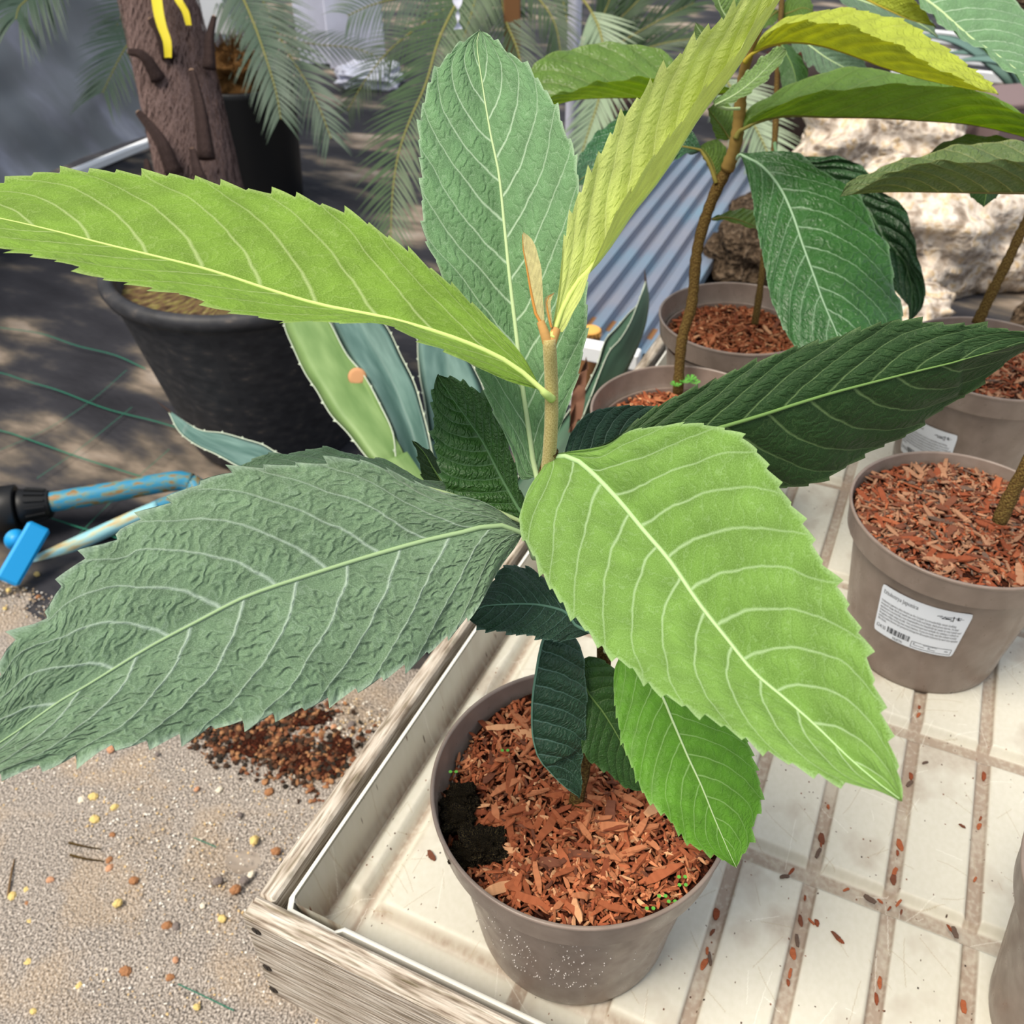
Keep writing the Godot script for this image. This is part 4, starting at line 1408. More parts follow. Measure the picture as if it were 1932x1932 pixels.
	# stones
	for q in [[Vector3(1.50, 0.14, -3.10), Vector3(0.40, 0.21, 0.32), 5, 0.2, M.limestone, "large pale limestone boulder behind the right-hand pots"],
			[Vector3(1.50, 0.20, -3.85), Vector3(0.32, 0.22, 0.22), 8, -0.3, M.limestone, "pale limestone block behind the large boulder"],
			[Vector3(1.14, 0.07, -2.55), Vector3(0.22, 0.09, 0.12), 12, 0.1, M.limestone, "low pale limestone slab at the foot of the large boulder"],
			[Vector3(1.72, 0.10, -2.52), Vector3(0.20, 0.15, 0.16), 15, 0.7, M.dark_rock, "grey-brown rubble stone beside the leaning stem"],
			[Vector3(2.70, 0.40, -4.95), Vector3(0.30, 0.22, 0.22), 18, 0.4, M.dark_rock, "rough brown stone under the white slats"],
			[Vector3(0.90, 0.10, -3.02), Vector3(0.20, 0.17, 0.20), 21, 1.1, M.dark_rock, "dark mossy rubble stone at the end of the corrugated sheet"]]:
		tag(part(self, "boulder", rock(q[0], q[1], q[2], 0.34, q[3]), q[4]), q[5], "stone")
	# planters among the stones
	var bp := thing("brown_planter", "large dark brown round planter behind the loquat leaves", "planter", Vector3(1.42, 0, -4.55))
	part(bp, "planter_body", lathe([Vector2(0.23, 0.0), Vector2(0.30, 0.20), Vector2(0.33, 0.36), Vector2(0.335, 0.42), Vector2(0.32, 0.43), Vector2(0.30, 0.36), Vector2(0.21, 0.03)], 64), M.brown_pot, false, true)
	part(bp, "soil", lathe([Vector2(0.0, 0.34), Vector2(0.302, 0.34), Vector2(0.302, 0.35), Vector2(0.0, 0.37)], 48), M.soil, false, true)
	for q in [[v3([2.0545,.2808,-3.8704])[0], Vector3(0.17, 0.09, 0.13), "mauve-brown plastic trough on the stones, above the other one"], [v3([1.8723,.1529,-3.2597])[0], Vector3(0.13, 0.08, 0.12), "mauve-brown plastic trough low among the stones"]]:
		var t := thing("plastic_trough", q[2], "planter", Vector3(q[0].x, 0, q[0].z), "mauve troughs among the stones")
		part(t, "trough_body", slab(q[0], Vector3(q[1].x, 0, -q[1].x * 0.2), Vector3.UP * q[1].y, Vector3(q[1].z * 0.2, 0, q[1].z), 0.012), M.mauve_plastic)
		part(t, "trough_lip", slab(q[0] + Vector3.UP * q[1].y, Vector3(q[1].x * 1.06, 0, -q[1].x * 0.212), Vector3.UP * 0.012, Vector3(q[1].z * 0.212, 0, q[1].z * 1.06), 0.006), M.mauve_plastic)
		part(t, "plinth", slab(Vector3(q[0].x, (q[0].y - q[1].y) / 2, q[0].z), Vector3(q[1].x * 0.8, 0, 0), Vector3.UP * ((q[0].y - q[1].y) / 2), Vector3(0, 0, q[1].z * 0.8), 0.01), M.dark_rock)
	# white boards, crate and stakes at the back
	for q in [[[-1.1323,.2482,-6.2658], 0.16, 0.36, 0.15, "narrow lilac-white board standing behind the cycad fronds"], [[-.9114,.2659,-6.1523], 0.17, 0.34, -0.1, "wide lilac-white board with a torn foot behind the cycad fronds"]]:
		var p := v3(q[0])[0]
		tag(part(self, "white_board", slab(Vector3(p.x, q[2] + 0.01, p.z), Vector3(q[1], 0, q[3] * q[1]), Vector3.UP * q[2], Vector3(-q[3] * 0.02, 0, 0.02), 0.006), M.white_panel), q[4], "board")
	var wc := v3([-1.1858,.7036,-4.0769])[0]
	tag(part(self, "white_placard", slab(wc + Vector3(0, 0.02, 0), Vector3(0.075, -0.01, 0), Vector3(-0.035, 0.13, 0), Vector3(0, 0, 0.012), 0.004), M.white_plastic), "tilted white plastic board propped behind the palm trunk", "board")
	var pc := v3([-.7975,.1943,-5.7135])[0]
	tag(part(self, "plastic_wrap", rock(Vector3(pc.x, 0.06, pc.z), Vector3(0.20, 0.07, 0.12), 44, 0.5), M.white_panel), "crumpled pale plastic wrap at the foot of the boards", "plastic")
	var s0 := v3([.0251,.5162,-3.9289])[0]
	tag(part(self, "timber_stake", slab(Vector3(s0.x, 0.55, s0.z), Vector3(0.032, 0, 0), Vector3(0, 0.55, 0), Vector3(0, 0, 0.025), 0.004), M.timber), "square brown timber stake among the cycads at the back", "stake")
	var s1 := v3([.3011,.5518,-4.4667])[0]
	tag(part(self, "grey_post", tube(PackedVector3Array([Vector3(s1.x, 0, s1.z), Vector3(s1.x, 1.2, s1.z)]), PackedFloat32Array([0.03, 0.03]), 14), M.white_panel), "thin grey post among the cycads at the back", "post")
	# twisted white tag hanging in the fronds
	v = PackedVector3Array()
	var w0 := v3([-.1367,.9527,-2.9994])[0]
	var w1 := v3([-.1359,.8168,-2.892])[0]
	for i in 25:
		var p := w0.lerp(w1, i / 24.0)
		var a := i * 0.5
		for s in [-1.0, 1.0]:
			v.append(p + Vector3(cos(a) * 0.010 + 0.004, 0, sin(a) * 0.010) * s)
	tag(part(self, "twisted_tag", build(v, grid_index(25, 2), PackedVector2Array(), false), M.white_panel), "twisted white plant tag hanging among the fronds", "tag")
	# white slatted rack at the far right
	var p0 := v3([2.2161,.2466,-5.7548,3.1786,.1541,-5.6817])
	var rack := thing("slatted_rack", "white slatted rack beyond the big leaf at the far corner", "rack", Vector3(p0[0].x, 0, p0[0].z))
	for k in 5:
		var q0 := p0[0] + Vector3(0, -0.085 * k, 0.03 * k)
		var q1 := p0[1] + Vector3(0, -0.085 * k, 0.03 * k)
		part(rack, "slat", slab((q0 + q1) / 2, (q1 - q0) / 2, Vector3.UP * 0.03, Vector3(0, 0, 0.02), 0.004), M.white_plastic)
	for p in v3([2.3508,.2244,-5.8647,3.1783,.1317,-5.7915]):
		part(rack, "upright", slab(Vector3(p.x, p.y / 2 + 0.02, p.z), Vector3(0.03, 0, 0), Vector3(0, p.y / 2 + 0.02, 0), Vector3(0, 0, 0.03), 0.004), M.white_panel)

func far_plants() -> void:
	# ---- palm in the large black tub
	var pc := Vector3(-0.632, 0, -2.10)
	var t := thing("potted_palm", "fan palm with a shaggy brown trunk growing in a large black tub", "palm", pc)
	var tub := part(t, "tub", lathe([Vector2(0.215, 0.0), Vector2(0.222, 0.01), Vector2(0.318, 0.455), Vector2(0.300, 0.455), Vector2(0.205, 0.02)], 96), M.black_tub, false, true)
	part(tub, "rim", lathe([Vector2(0.315, 0.44), Vector2(0.330, 0.446), Vector2(0.337, 0.462), Vector2(0.333, 0.478), Vector2(0.318, 0.483), Vector2(0.305, 0.478), Vector2(0.298, 0.455)], 96), M.black_tub, false, true)
	part(t, "soil", lathe([Vector2(0.0, 0.41), Vector2(0.303, 0.41), Vector2(0.303, 0.425), Vector2(0.15, 0.435), Vector2(0.0, 0.44)], 48), M.tub_soil, false, true)
	var line := spline(v3([-.7577,.3265,-2.2754,-.7932,.4292,-2.382,-.8353,.5418,-2.5091,-.8754,.6459,-2.6296,-.9269,.7736,-2.7815,-.9782,.8939,-2.9275,-1.039,1.029,-3.0979]), 60)
	var n := noise(151, 12.0, 4)
	var v := PackedVector3Array()
	var uv := PackedVector2Array()
	for i in 61:
		var r := lerpf(0.105, 0.098, i / 60.0)
		for k in 64:
			var a := TAU * k / 64
			var rr := r * (1.0 + 0.10 * n.get_noise_2d(i * 0.02, sin(a) * 0.2) + 0.07 * n.get_noise_3d(cos(a) * 0.6, i * 0.03, sin(a) * 0.6))
			v.append(line[i] + Vector3(cos(a) * rr, 0, sin(a) * rr))
			uv.append(Vector2(i / 60.0 + k / 64.0, k / 64.0 * 1.0))
	var trunk := part(t, "trunk", build(v, grid_index(61, 64, true), uv), M.trunk)
	# fibre: thousands of crossing hairs round the trunk
	v = PackedVector3Array()
	var idx := PackedInt32Array()
	for q in 3200:
		var i0 := rng.randf_range(2, 55)
		var a := rng.randf() * TAU
		var sl := rng.randf_range(-1.0, 1.0) * 1.3
		var st := v.size()
		var L := rng.randf_range(3, 9)
		for j in 5:
			var x := clampf(i0 + L * j / 4.0, 0, 59)
			var p := line[int(x)].lerp(line[int(x) + 1], x - int(x))
			var aa := a + sl * j / 4.0 * L * 0.08 + 0.05 * sin(j * 2.0 + q)
			var rr := 0.106 + 0.003 * sin(PI * j / 4.0) + rng.randf() * 0.002
			p += Vector3(cos(aa) * rr, 0, sin(aa) * rr)
			v.append(p)
			v.append(p + Vector3(-sin(aa) * 0.0016, 0.0016, cos(aa) * 0.0016))
		for j in 4:
			var b := st + j * 2
			idx.append_array([b, b + 1, b + 2, b + 1, b + 3, b + 2])
	part(trunk, "fibre", build(v, idx, PackedVector2Array(), false), M.fibre, true)
	# cut leaf bases
	for q in [[[-.9265,.7523,-2.6372,-.9522,.8116,-2.6331,-.9896,.8196,-2.6394], 0.018], [[-.8619,.5751,-2.408,-.8838,.6491,-2.4282,-.9451,.7076,-2.4872], 0.02], [[-.7757,.6097,-2.4226,-.7838,.7119,-2.4779,-.8111,.7871,-2.5628], 0.02], [[-.7636,.5415,-2.3432,-.7799,.5941,-2.3466,-.7985,.6406,-2.396], 0.018], [[-.9133,.5575,-2.3814,-.9108,.5974,-2.3619,-.9198,.6175,-2.3906], 0.014], [[-.9048,.7918,-2.6939,-.921,.8542,-2.7049,-.9406,.8828,-2.7148], 0.018], [[-.8048,.7637,-2.6971,-.7958,.8355,-2.7284,-.7837,.8779,-2.7618], 0.016]]:
		var p := spline(v3(q[0]), 10)
		var o := part(t, "leaf_base", tube(p, taper(q[1] * 1.15, q[1] * 0.45, 11), 9, 3.0), M.trunk)
		part(o, "cut_end", tube(PackedVector3Array([p[10] - (p[10] - p[9]) * 0.2, p[10] + (p[10] - p[9]) * 0.15]), PackedFloat32Array([q[1] * 0.44, q[1] * 0.36]), 9), M.stub_end)
	# timber offcut and yellow ribbon tails
	var wo := v3([-1.0187,.2984,-2.2787,-.8355,.3032,-2.206])
	tag(part(self, "wood_offcut", slab((wo[0] + wo[1]) / 2, (wo[1] - wo[0]) / 2, Vector3.UP * 0.012, (wo[1] - wo[0]).cross(Vector3.UP).normalized() * 0.03, 0.003), M.cut_wood), "pale timber offcut lying in the large black tub", "wood")
	for q in [[[-.9396,.9854,-2.8213,-.9218,.9223,-2.7459,-.9049,.8691,-2.6912,-.8915,.8361,-2.6652,-.8929,.8031,-2.6519], 0.016, "longer yellow ribbon tail hanging down the palm trunk"], [[-.9025,.9804,-2.8556,-.8736,.9164,-2.7795,-.857,.8917,-2.76,-.8509,.8618,-2.7491], 0.013, "shorter yellow ribbon tail at the palm trunk"]]:
		var s := spline(v3(q[0]), 20)
		v = PackedVector3Array()
		for i in 21:
			var ww: float = q[1] * (1.0 - 0.35 * pow(i / 20.0, 3.0))
			for x in [-1.0, 0.0, 1.0]:
				v.append(s[i] + Vector3(x * ww * 0.9, 0, 0.003 * absf(x) + 0.002 * sin(i * 0.7)))
		tag(part(self, "yellow_ribbon", build(v, grid_index(21, 3), PackedVector2Array(), false), M.ribbon), q[2], "ribbon", "yellow ribbons on the palm")
	# ---- cycad in the square-shouldered black pot behind the palm
	var b := Vector3(-1.03, 0, -3.86)
	t = thing("potted_cycad", "blue-green cycad with drooping feather fronds in a black pot", "cycad", b)
	part(t, "pot", lathe([Vector2(0.165, 0.0), Vector2(0.195, 0.44), Vector2(0.200, 0.46), Vector2(0.186, 0.465), Vector2(0.178, 0.42), Vector2(0.155, 0.02)], 64), M.black_plastic, false, true)
	part(t, "soil", lathe([Vector2(0.0, 0.40), Vector2(0.182, 0.40), Vector2(0.182, 0.41), Vector2(0.0, 0.43)], 32), M.soil, false, true)
	var crown := part(t, "crown_base", rock(b + Vector3(-0.03, 0.49, 0.02), Vector3(0.11, 0.09, 0.11), 61, 0.5), M.fibre_gold)
	var tv := PackedVector3Array()
	for i in 420:
		var an := rng.randf() * TAU
		var el := rng.randf_range(0.1, 1.4)
		var d := Vector3(cos(an) * cos(el), sin(el), sin(an) * cos(el))
		var o := b + Vector3(-0.03, 0.47, 0.02) + d * 0.085
		var e := o + (d + Vector3(rng.randf_range(-0.6, 0.6), rng.randf_range(-0.2, 0.9), rng.randf_range(-0.6, 0.6))) * 0.06
		var q := d.cross(Vector3(0.3, 0.9, 0.2)).normalized() * 0.004
		tv.append_array([o - q, o + q, e])
	part(crown, "fibre", flat(tv), M.fibre_gold, true)
	var up := Vector3(0, 0.55, 0.85)
	frond(t, [-1.1262,.8184,-4.2313,-1.0336,.7302,-4.0724,-.9747,.6649,-3.9444,-.9252,.6039,-3.8198,-.8822,.5313,-3.7115,-.8545,.4694,-3.6371,-.8399,.3966,-3.5796], up, 44, 0.26, 0.0105, 0.95, 0.5, "frond_a", 0.5, 0.005)
	frond(t, [-1.113,.8375,-4.3738,-.9825,.7156,-4.1628,-.9005,.623,-3.9878,-.8257,.5466,-3.8509,-.763,.4871,-3.753,-.7098,.4145,-3.6702,-.6653,.3197,-3.5953], up, 44, 0.27, 0.0105, 0.85, 0.45, "frond_a", 0.45, 0.005)
	frond(t, [-1.409,.6422,-4.4107,-1.5304,.5621,-4.1562,-1.5492,.5326,-4.0693,-1.5715,.4852,-3.9809,-1.5996,.4227,-3.8805], up, 30, 0.27, 0.0105, 0.9, 0.45, "frond_a", 0.6, 0.005)
	frond(t, [-1.4078,.7131,-4.4667,-1.5239,.7051,-4.3967,-1.5822,.6452,-4.2856,-1.6188,.5806,-4.2091], up, 16, 0.22, 0.0105, 1.1, 0.3, "frond_a", 0.6, 0.005)
	frond(t, [-1.1836,.6044,-4.3809,-1.0396,.5358,-4.3904,-.861,.4872,-4.4157,-.668,.4559,-4.4547,-.5209,.4102,-4.4186], up, 30, 0.16, 0.007, 0.9, 0.5, "frond_c", 0.4, 0.004)
	# ---- second cycad, at the centre of the back row
	t = thing("cycad", "tall cycad with long arching feather fronds behind the grey-green leaf", "cycad", Vector3(0.02, 0, -3.75))
	part(t, "caudex", rock(Vector3(0.02, 0.16, -3.75), Vector3(0.12, 0.20, 0.12), 62, 0.5), M.trunk)
	frond(t, [-.142,.7921,-3.8282,-.2321,.6683,-3.5648,-.274,.5688,-3.3333,-.3192,.4989,-3.1761,-.3532,.4256,-3.0545,-.3687,.3423,-2.9378,-.3735,.2367,-2.8161], up, 58, 0.24, 0.008, 0.92, 0.35, "frond_b", 0.55, 0.005)
	frond(t, [-.107,.8144,-4.037,-.2501,.7443,-3.9816,-.3923,.7298,-3.9702,-.5143,.7072,-3.9523,-.6061,.6763,-3.9279], up, 34, 0.22, 0.008, 1.2, 0.9, "frond_a", 0.5, 0.005)
	frond(t, [-.0664,.814,-4.0367,-.1067,.7437,-3.9174,-.1368,.6715,-3.8222,-.1708,.5985,-3.7391], up, 30, 0.2, 0.008, 0.9, 0.8, "frond_b", 0.5, 0.005)
	frond(t, [-.1204,.6823,-4.4424,-.3064,.5858,-4.4299,-.4975,.4689,-4.4013,-.6151,.361,-4.316,-.698,.2527,-4.2305], up, 36, 0.20, 0.008, 0.9, 0.5, "frond_c", 0.5, 0.005)
	frond(t, [-.0272,.7656,-4.1258,.0019,.6542,-3.9105,.0406,.5853,-3.7923,.0684,.4984,-3.6855], up, 26, 0.22, 0.008, 0.8, 0.6, "frond_c", 0.6, 0.005)
	frond(t, [.1012,.7817,-4.266,.2643,.7299,-4.0977,.3466,.6507,-3.9077,.3698,.5506,-3.7649,.3428,.4449,-3.6178,.2983,.3582,-3.4983,.2461,.2432,-3.3819], up, 40, 0.23, 0.011, 0.75, 0.15, "frond_pale", 0.7, 0.006, 0.35)
	frond(t, [.0159,.7672,-4.382,.1229,.6885,-4.2561,.1949,.6125,-4.1324,.2227,.5037,-3.9955], up, 26, 0.22, 0.009, 0.7, 0.5, "frond_c", 0.6, 0.005)
	# ---- third one, further right: stiff fronds and the pale frond seen under the loquat leaves
	t = thing("cycad", "stiff dark green cycad standing behind the upper loquat leaves", "cycad", Vector3(0.46, 0, -4.3))
	part(t, "caudex", rock(Vector3(0.46, 0.14, -4.3), Vector3(0.11, 0.18, 0.11), 63, 0.5), M.trunk)
	for q in [[.3613,.3547,-4.6933,.4202,.4622,-4.7146,.478,.5866,-4.7491,.5222,.7084,-4.7816], [.3613,.3547,-4.6933,.4819,.4713,-4.7217,.6118,.5853,-4.748,.6982,.6608,-4.8076], [.3859,.3349,-4.6777,.5551,.4319,-4.6906,.7202,.5173,-4.6944,.8671,.5731,-4.7384], [.3857,.3251,-4.67,.5722,.3947,-4.5975,.7343,.4421,-4.5712,.8682,.4665,-4.5268], [.3361,.3354,-4.6781,.3006,.4531,-4.771,.2702,.5707,-4.8639,.2419,.6687,-4.9413]]:
		frond(t, q, up, 22, 0.20, 0.011, 0.5, 0.15, "frond_c", 0.7, 0.005)
	frond(t, [.891,.4141,-4.4854,.9934,.3033,-4.2067,1.0446,.224,-4.0167,1.0781,.1604,-3.9027,1.104,.089,-3.8208], up, 26, 0.26, 0.012, 0.85, 0.25, "frond_pale", 0.8, 0.006, 0.25)
	# ---- fronds entering at the upper left corner
	t = thing("cycad", "cycad frond tip hanging in front of the cloudy plastic wall", "cycad", Vector3(-2.0, 0, -3.2))
	part(t, "caudex", rock(Vector3(-2.0, 0.12, -3.2), Vector3(0.10, 0.16, 0.10), 64, 0.5), M.trunk)
	part(t, "stalk", tube(spline(PackedVector3Array([Vector3(-2.0, 0.2, -3.2), Vector3(-1.9, 0.8, -3.2), v3([-1.5622,.8752,-3.7027])[0]]), 12), taper(0.009, 0.006, 13), 8), M.rachis)
	frond(t, [-1.5622,.8752,-3.7027,-1.5933,.8402,-3.6114,-1.6225,.8066,-3.5211,-1.6374,.7907,-3.4831,-1.6325,.7658,-3.4251], up, 26, 0.26, 0.010, 0.8, 0.9, "frond_a", 0.9, 0.005)
	# ---- agave between the tub and the bench
	var ac := Vector3(-0.16, 0, -1.36)
	t = thing("agave", "blue-green agave with toothed margins behind the near plant", "agave", ac)
	part(t, "pot", lathe([Vector2(0.10, 0.0), Vector2(0.125, 0.22), Vector2(0.13, 0.235), Vector2(0.118, 0.237), Vector2(0.112, 0.2), Vector2(0.09, 0.02)], 64), M.black_plastic, false, true)
	part(t, "soil", lathe([Vector2(0.0, 0.20), Vector2(0.114, 0.20), Vector2(0.114, 0.21), Vector2(0.0, 0.22)], 32), M.soil, false, true)
	part(t, "stem_core", lathe([Vector2(0.0, 0.20), Vector2(0.05, 0.20), Vector2(0.055, 0.30), Vector2(0.03, 0.42), Vector2(0.0, 0.46)], 24), M.agave_blue, false, true)
	agave_leaf(t, [-.1011,.4049,-1.165,-.1542,.4551,-1.2301,-.2113,.503,-1.3189,-.2746,.5446,-1.4282,-.3419,.5917,-1.5419,-.4034,.6285,-1.6474], [-.117,.411,-1.1443,-.2316,.481,-1.2378,-.2748,.5026,-1.2931,-.3078,.5174,-1.3303,-.3341,.5379,-1.3719,-.3583,.5518,-1.4084,-.3853,.5719,-1.4625,-.4091,.5932,-1.5176,-.4144,.6143,-1.5852,-.4034,.6285,-1.6474], [-.0836,.4116,-1.1703,-.1535,.4404,-1.2057,-.1875,.4671,-1.2396,-.199,.5018,-1.2925,-.22,.5243,-1.3358,-.2555,.5478,-1.4053,-.291,.5628,-1.4553,-.3235,.5901,-1.5151,-.3602,.6138,-1.5848,-.4034,.6285,-1.6474], 0.012, M.agave_green, 13)
	agave_leaf(t, [-.105,.3742,-1.2172,-.152,.421,-1.2924,-.1819,.47,-1.3693,-.2191,.509,-1.4511,-.2692,.5463,-1.5443,-.3289,.583,-1.6497], [-.1119,.3861,-1.1884,-.1841,.4447,-1.2601,-.202,.4853,-1.3177,-.2233,.5085,-1.3615,-.2578,.5378,-1.4229,-.2954,.549,-1.4827,-.3284,.5717,-1.5516,-.3418,.5848,-1.6002,-.3289,.583,-1.6497], [-.0952,.3874,-1.2149,-.1291,.4454,-1.2734,-.1424,.4819,-1.3214,-.1534,.5049,-1.3586,-.1697,.5266,-1.414,-.1973,.545,-1.4795,-.2299,.5707,-1.5508,-.2731,.5836,-1.612,-.3289,.583,-1.6497], 0.012, M.agave_blue, 13)
	agave_leaf(t, [-.0816,.3388,-1.2912,-.1017,.3984,-1.3892,-.1135,.4488,-1.4927,-.131,.4957,-1.5935,-.1607,.5508,-1.7135], [-.1089,.3441,-1.2698,-.1429,.4158,-1.3647,-.1598,.4686,-1.4574,-.1701,.4866,-1.5099,-.1773,.5162,-1.5842,-.1734,.5356,-1.6505,-.1607,.5508,-1.7135], [-.0524,.3582,-1.281,-.0325,.4352,-1.3673,-.0471,.4759,-1.4632,-.0706,.4955,-1.5296,-.0963,.5082,-1.5906,-.1272,.5306,-1.6593,-.1607,.5508,-1.7135], 0.012, M.agave_blue, 11)
	agave_leaf(t, [-.1694,.4755,-1.1188,-.3046,.5038,-1.1666,-.4097,.4991,-1.2266,-.4768,.485,-1.2792,-.5408,.4755,-1.3354,-.589,.4746,-1.3857,-.6226,.4731,-1.4227], [-.1691,.4948,-1.1341,-.2729,.5107,-1.1849,-.3708,.502,-1.229,-.4124,.4998,-1.2654,-.4498,.4967,-1.2884,-.4908,.4937,-1.3116,-.5379,.4813,-1.34,-.5814,.4723,-1.3839,-.6226,.4731,-1.4227], [-.1592,.4686,-1.0879,-.3008,.4897,-1.13,-.4187,.4998,-1.1889,-.486,.4932,-1.2474,-.538,.4786,-1.2997,-.5848,.47,-1.3566,-.6226,.4731,-1.4227], 0.010, M.agave_blue, 12, 0.045)
	agave_leaf(t, [-.0057,.3844,-1.1743,.1044,.4643,-1.2884,.1543,.4993,-1.367,.1951,.5262,-1.4391,.2268,.544,-1.5042,.2482,.5644,-1.5585,.2612,.5861,-1.6139,.2641,.6011,-1.664], [-.032,.4,-1.2121,.0695,.4749,-1.3222,.1125,.5003,-1.3805,.1302,.5044,-1.4092,.1465,.5164,-1.4442,.1602,.5267,-1.4778,.1774,.545,-1.5305,.2008,.554,-1.5631,.227,.5689,-1.594,.2454,.5747,-1.6177,.2574,.5934,-1.6452,.2641,.6011,-1.664], [.0033,.4232,-1.154,.0968,.4996,-1.2525,.1317,.5331,-1.33,.157,.5552,-1.3984,.1764,.568,-1.4467,.1978,.5746,-1.4774,.2212,.586,-1.5247,.2449,.6033,-1.5893,.2575,.6059,-1.6296,.2641,.6011,-1.664], 0.012, M.agave_dark, 15, 0.035)
	# brown scar on the broad leaf
	var sc := v3([-.2676,.5465,-1.4043])[0]
	var face := (Vector3(0, 1.35, 0) - sc).normalized()
	tag(part(t, "scar", tube(PackedVector3Array([sc - face * 0.004, sc + face * 0.0015, sc + face * 0.002]), PackedFloat32Array([0.0165, 0.0155, 0.009]), 18), M.scar), "round brown scar", "", "")
	t.get_node("scar").remove_meta("category")
	# ---- pale strap leaves at the far right
	t = thing("strap_plant", "plant with pale grey-green strap leaves in front of the white slats", "plant", Vector3(2.5, 0, -4.3))
	part(t, "base", rock(Vector3(2.5, 0.15, -4.3), Vector3(0.1, 0.2, 0.1), 65, 0.3), M.agave_blue)
	for q in [[2.539,.1228,-4.7651,2.4107,.2469,-4.863,2.2039,.3554,-4.9487,1.9437,.3908,-4.9767], [2.539,.1228,-4.7651,2.4916,.2639,-5.0039,2.332,.2865,-5.0217,2.1455,.2884,-5.0232], [2.552,.1227,-4.765,2.4082,.2809,-4.7625,2.2812,.3082,-4.784,2.1281,.2977,-4.7758]]:
		strap(t, "strap_leaf", q, 0.07, 0.004, Vector3(0, 0.9, 0.4), M.agave_blue)

# ------------------------------------------------------------------ the potted loquats
func pots() -> void:
	var even := func(_p: Vector3) -> float: return 0.0
	var red := [0, 0, 0, 1, 1, 2, 2, 3, 4, 0, 1]
	var brown := [2, 2, 5, 5, 4, 6, 5, 0, 4, 5, 2]
	# near plant
	var near := potted("near potted loquat with broad young leaves, closest of the pots on the tray", -0.1518, 0.4529)
	var c := near.position + Vector3(0, 0.190, 0)
	var bare := v3([-.0478,.655,-.447,-.0434,.655,-.4784,-.0306,.655,-.4219,-.046,.655,-.4197])
	mulch(near, c, 0.1235, 300, 3400, red, func(p: Vector3) -> float: return 0.006 * sin(p.x * 25.0) + 0.004 * cos(p.z * 31.0), func(p: Vector3) -> bool:
		for q in bare:
			if Vector2(p.x - q.x, p.z - q.z).length() < 0.013: return true
		return false)
	var bed := near.get_node("bark_mulch")
	for q in [[[-.0265,.645,-.427], 0.020, 0.009], [[-.0491,.6313,-.4518], 0.016, 0.006], [[-.0474,.6481,-.4778], 0.014, 0.006], [[-.0425,.6326,-.4209], 0.014, 0.006], [[-.0506,.6396,-.4648], 0.016, 0.005]]:
		var p := v3(q[0])[0]
		part(bed, "soil_clump", rock(Vector3(p.x, c.y + q[2] * 0.4, p.z), Vector3(q[1], q[2], q[1] * 0.85), int(q[1] * 9000), 0.7), M.compost)
	for p in v3([-.0548,.664,-.4931,-.0091,.664,-.5152,.1315,.664,-.391,.1309,.664,-.3842,.1136,.664,-.3752,.1205,.664,-.3707,.1028,.664,-.3653]):
		var tv := PackedVector3Array()
		for k in 2:
			for i in 8:
				var o := p + Vector3(0.0025 * (k * 2 - 1), 0.006, 0.001)
				tv.append_array([o, o + Vector3(cos(TAU * i / 8), 0.1, sin(TAU * i / 8)) * 0.0016, o + Vector3(cos(TAU * (i + 1) / 8), 0.1, sin(TAU * (i + 1) / 8)) * 0.0016])
		part(bed, "seedling", flat(tv), M.seedling)
	stem(near, [.0515,.6565,-.4653,.0605,.6972,-.4847,.0739,.7959,-.5155,.0499,.8701,-.5066,.0235,.9254,-.4865,.0179,.9602,-.4822,.0222,1.0018,-.4768,.0248,1.0237,-.475], 0.0062, 0.0050, M.stem_bark)
	stem(near, [.0203,.985,-.4763,.0233,1.0118,-.4745,.0247,1.0444,-.4735,.0244,1.0729,-.4756,.0231,1.0945,-.4749,.0227,1.1005,-.4764], 0.0046, 0.0040, M.stem_felt, "young_stem")
	stem(near, [.0227,1.0962,-.4749,.0203,1.1032,-.4779,.0179,1.1087,-.4823], 0.0033, 0.0024, M.felt_tip, "shoot")
	stem(near, [.023,1.0962,-.4749,.0249,1.1003,-.4781,.0269,1.1032,-.483], 0.0034, 0.0028, M.felt_tip, "shoot")
	leaf(near, "young", [.0178,1.0723,-.4688,-.0007,1.0849,-.4772,-.0317,1.0971,-.4845,-.0686,1.1071,-.49,-.1124,1.1136,-.4981,-.1438,1.1205,-.5057,-.1755,1.1282,-.514,-.2074,1.1342,-.5209,-.2394,1.1398,-.5275,-.2717,1.146,-.5344,-.3041,1.1514,-.5408,-.3302,1.1544,-.5449,-.3532,1.1555,-.5472], [.0172,1.0738,-.47,.0072,1.0862,-.483,-.0099,1.0997,-.4977,-.0257,1.1108,-.51,-.0463,1.1227,-.5227,-.0707,1.1351,-.5386,-.0905,1.1443,-.5513,-.1172,1.1499,-.5612,-.1512,1.1543,-.5715,-.1712,1.1569,-.5743,-.1944,1.1604,-.5776,-.221,1.1621,-.5795,-.2532,1.1658,-.5802,-.2788,1.1654,-.5776,-.3119,1.1627,-.5682,-.3342,1.1591,-.5572,-.3532,1.1555,-.5472], [.0169,1.0718,-.4684,-.0009,1.079,-.467,-.0191,1.0886,-.4666,-.034,1.0965,-.4663,-.0487,1.1037,-.4672,-.0662,1.1133,-.4708,-.081,1.1153,-.4714,-.1018,1.115,-.47,-.1194,1.116,-.4698,-.1371,1.1188,-.471,-.1666,1.1251,-.4755,-.1968,1.131,-.4823,-.2278,1.1359,-.4901,-.2507,1.1398,-.4984,-.2738,1.1427,-.5058,-.2953,1.1452,-.5152,-.3257,1.1498,-.5314,-.3532,1.1555,-.5472], 26, 0.0056, 0.0016, 0.0017, [.0247,1.0634,-.472,.02,1.0703,-.4672,.0178,1.0723,-.4688], 0.060)
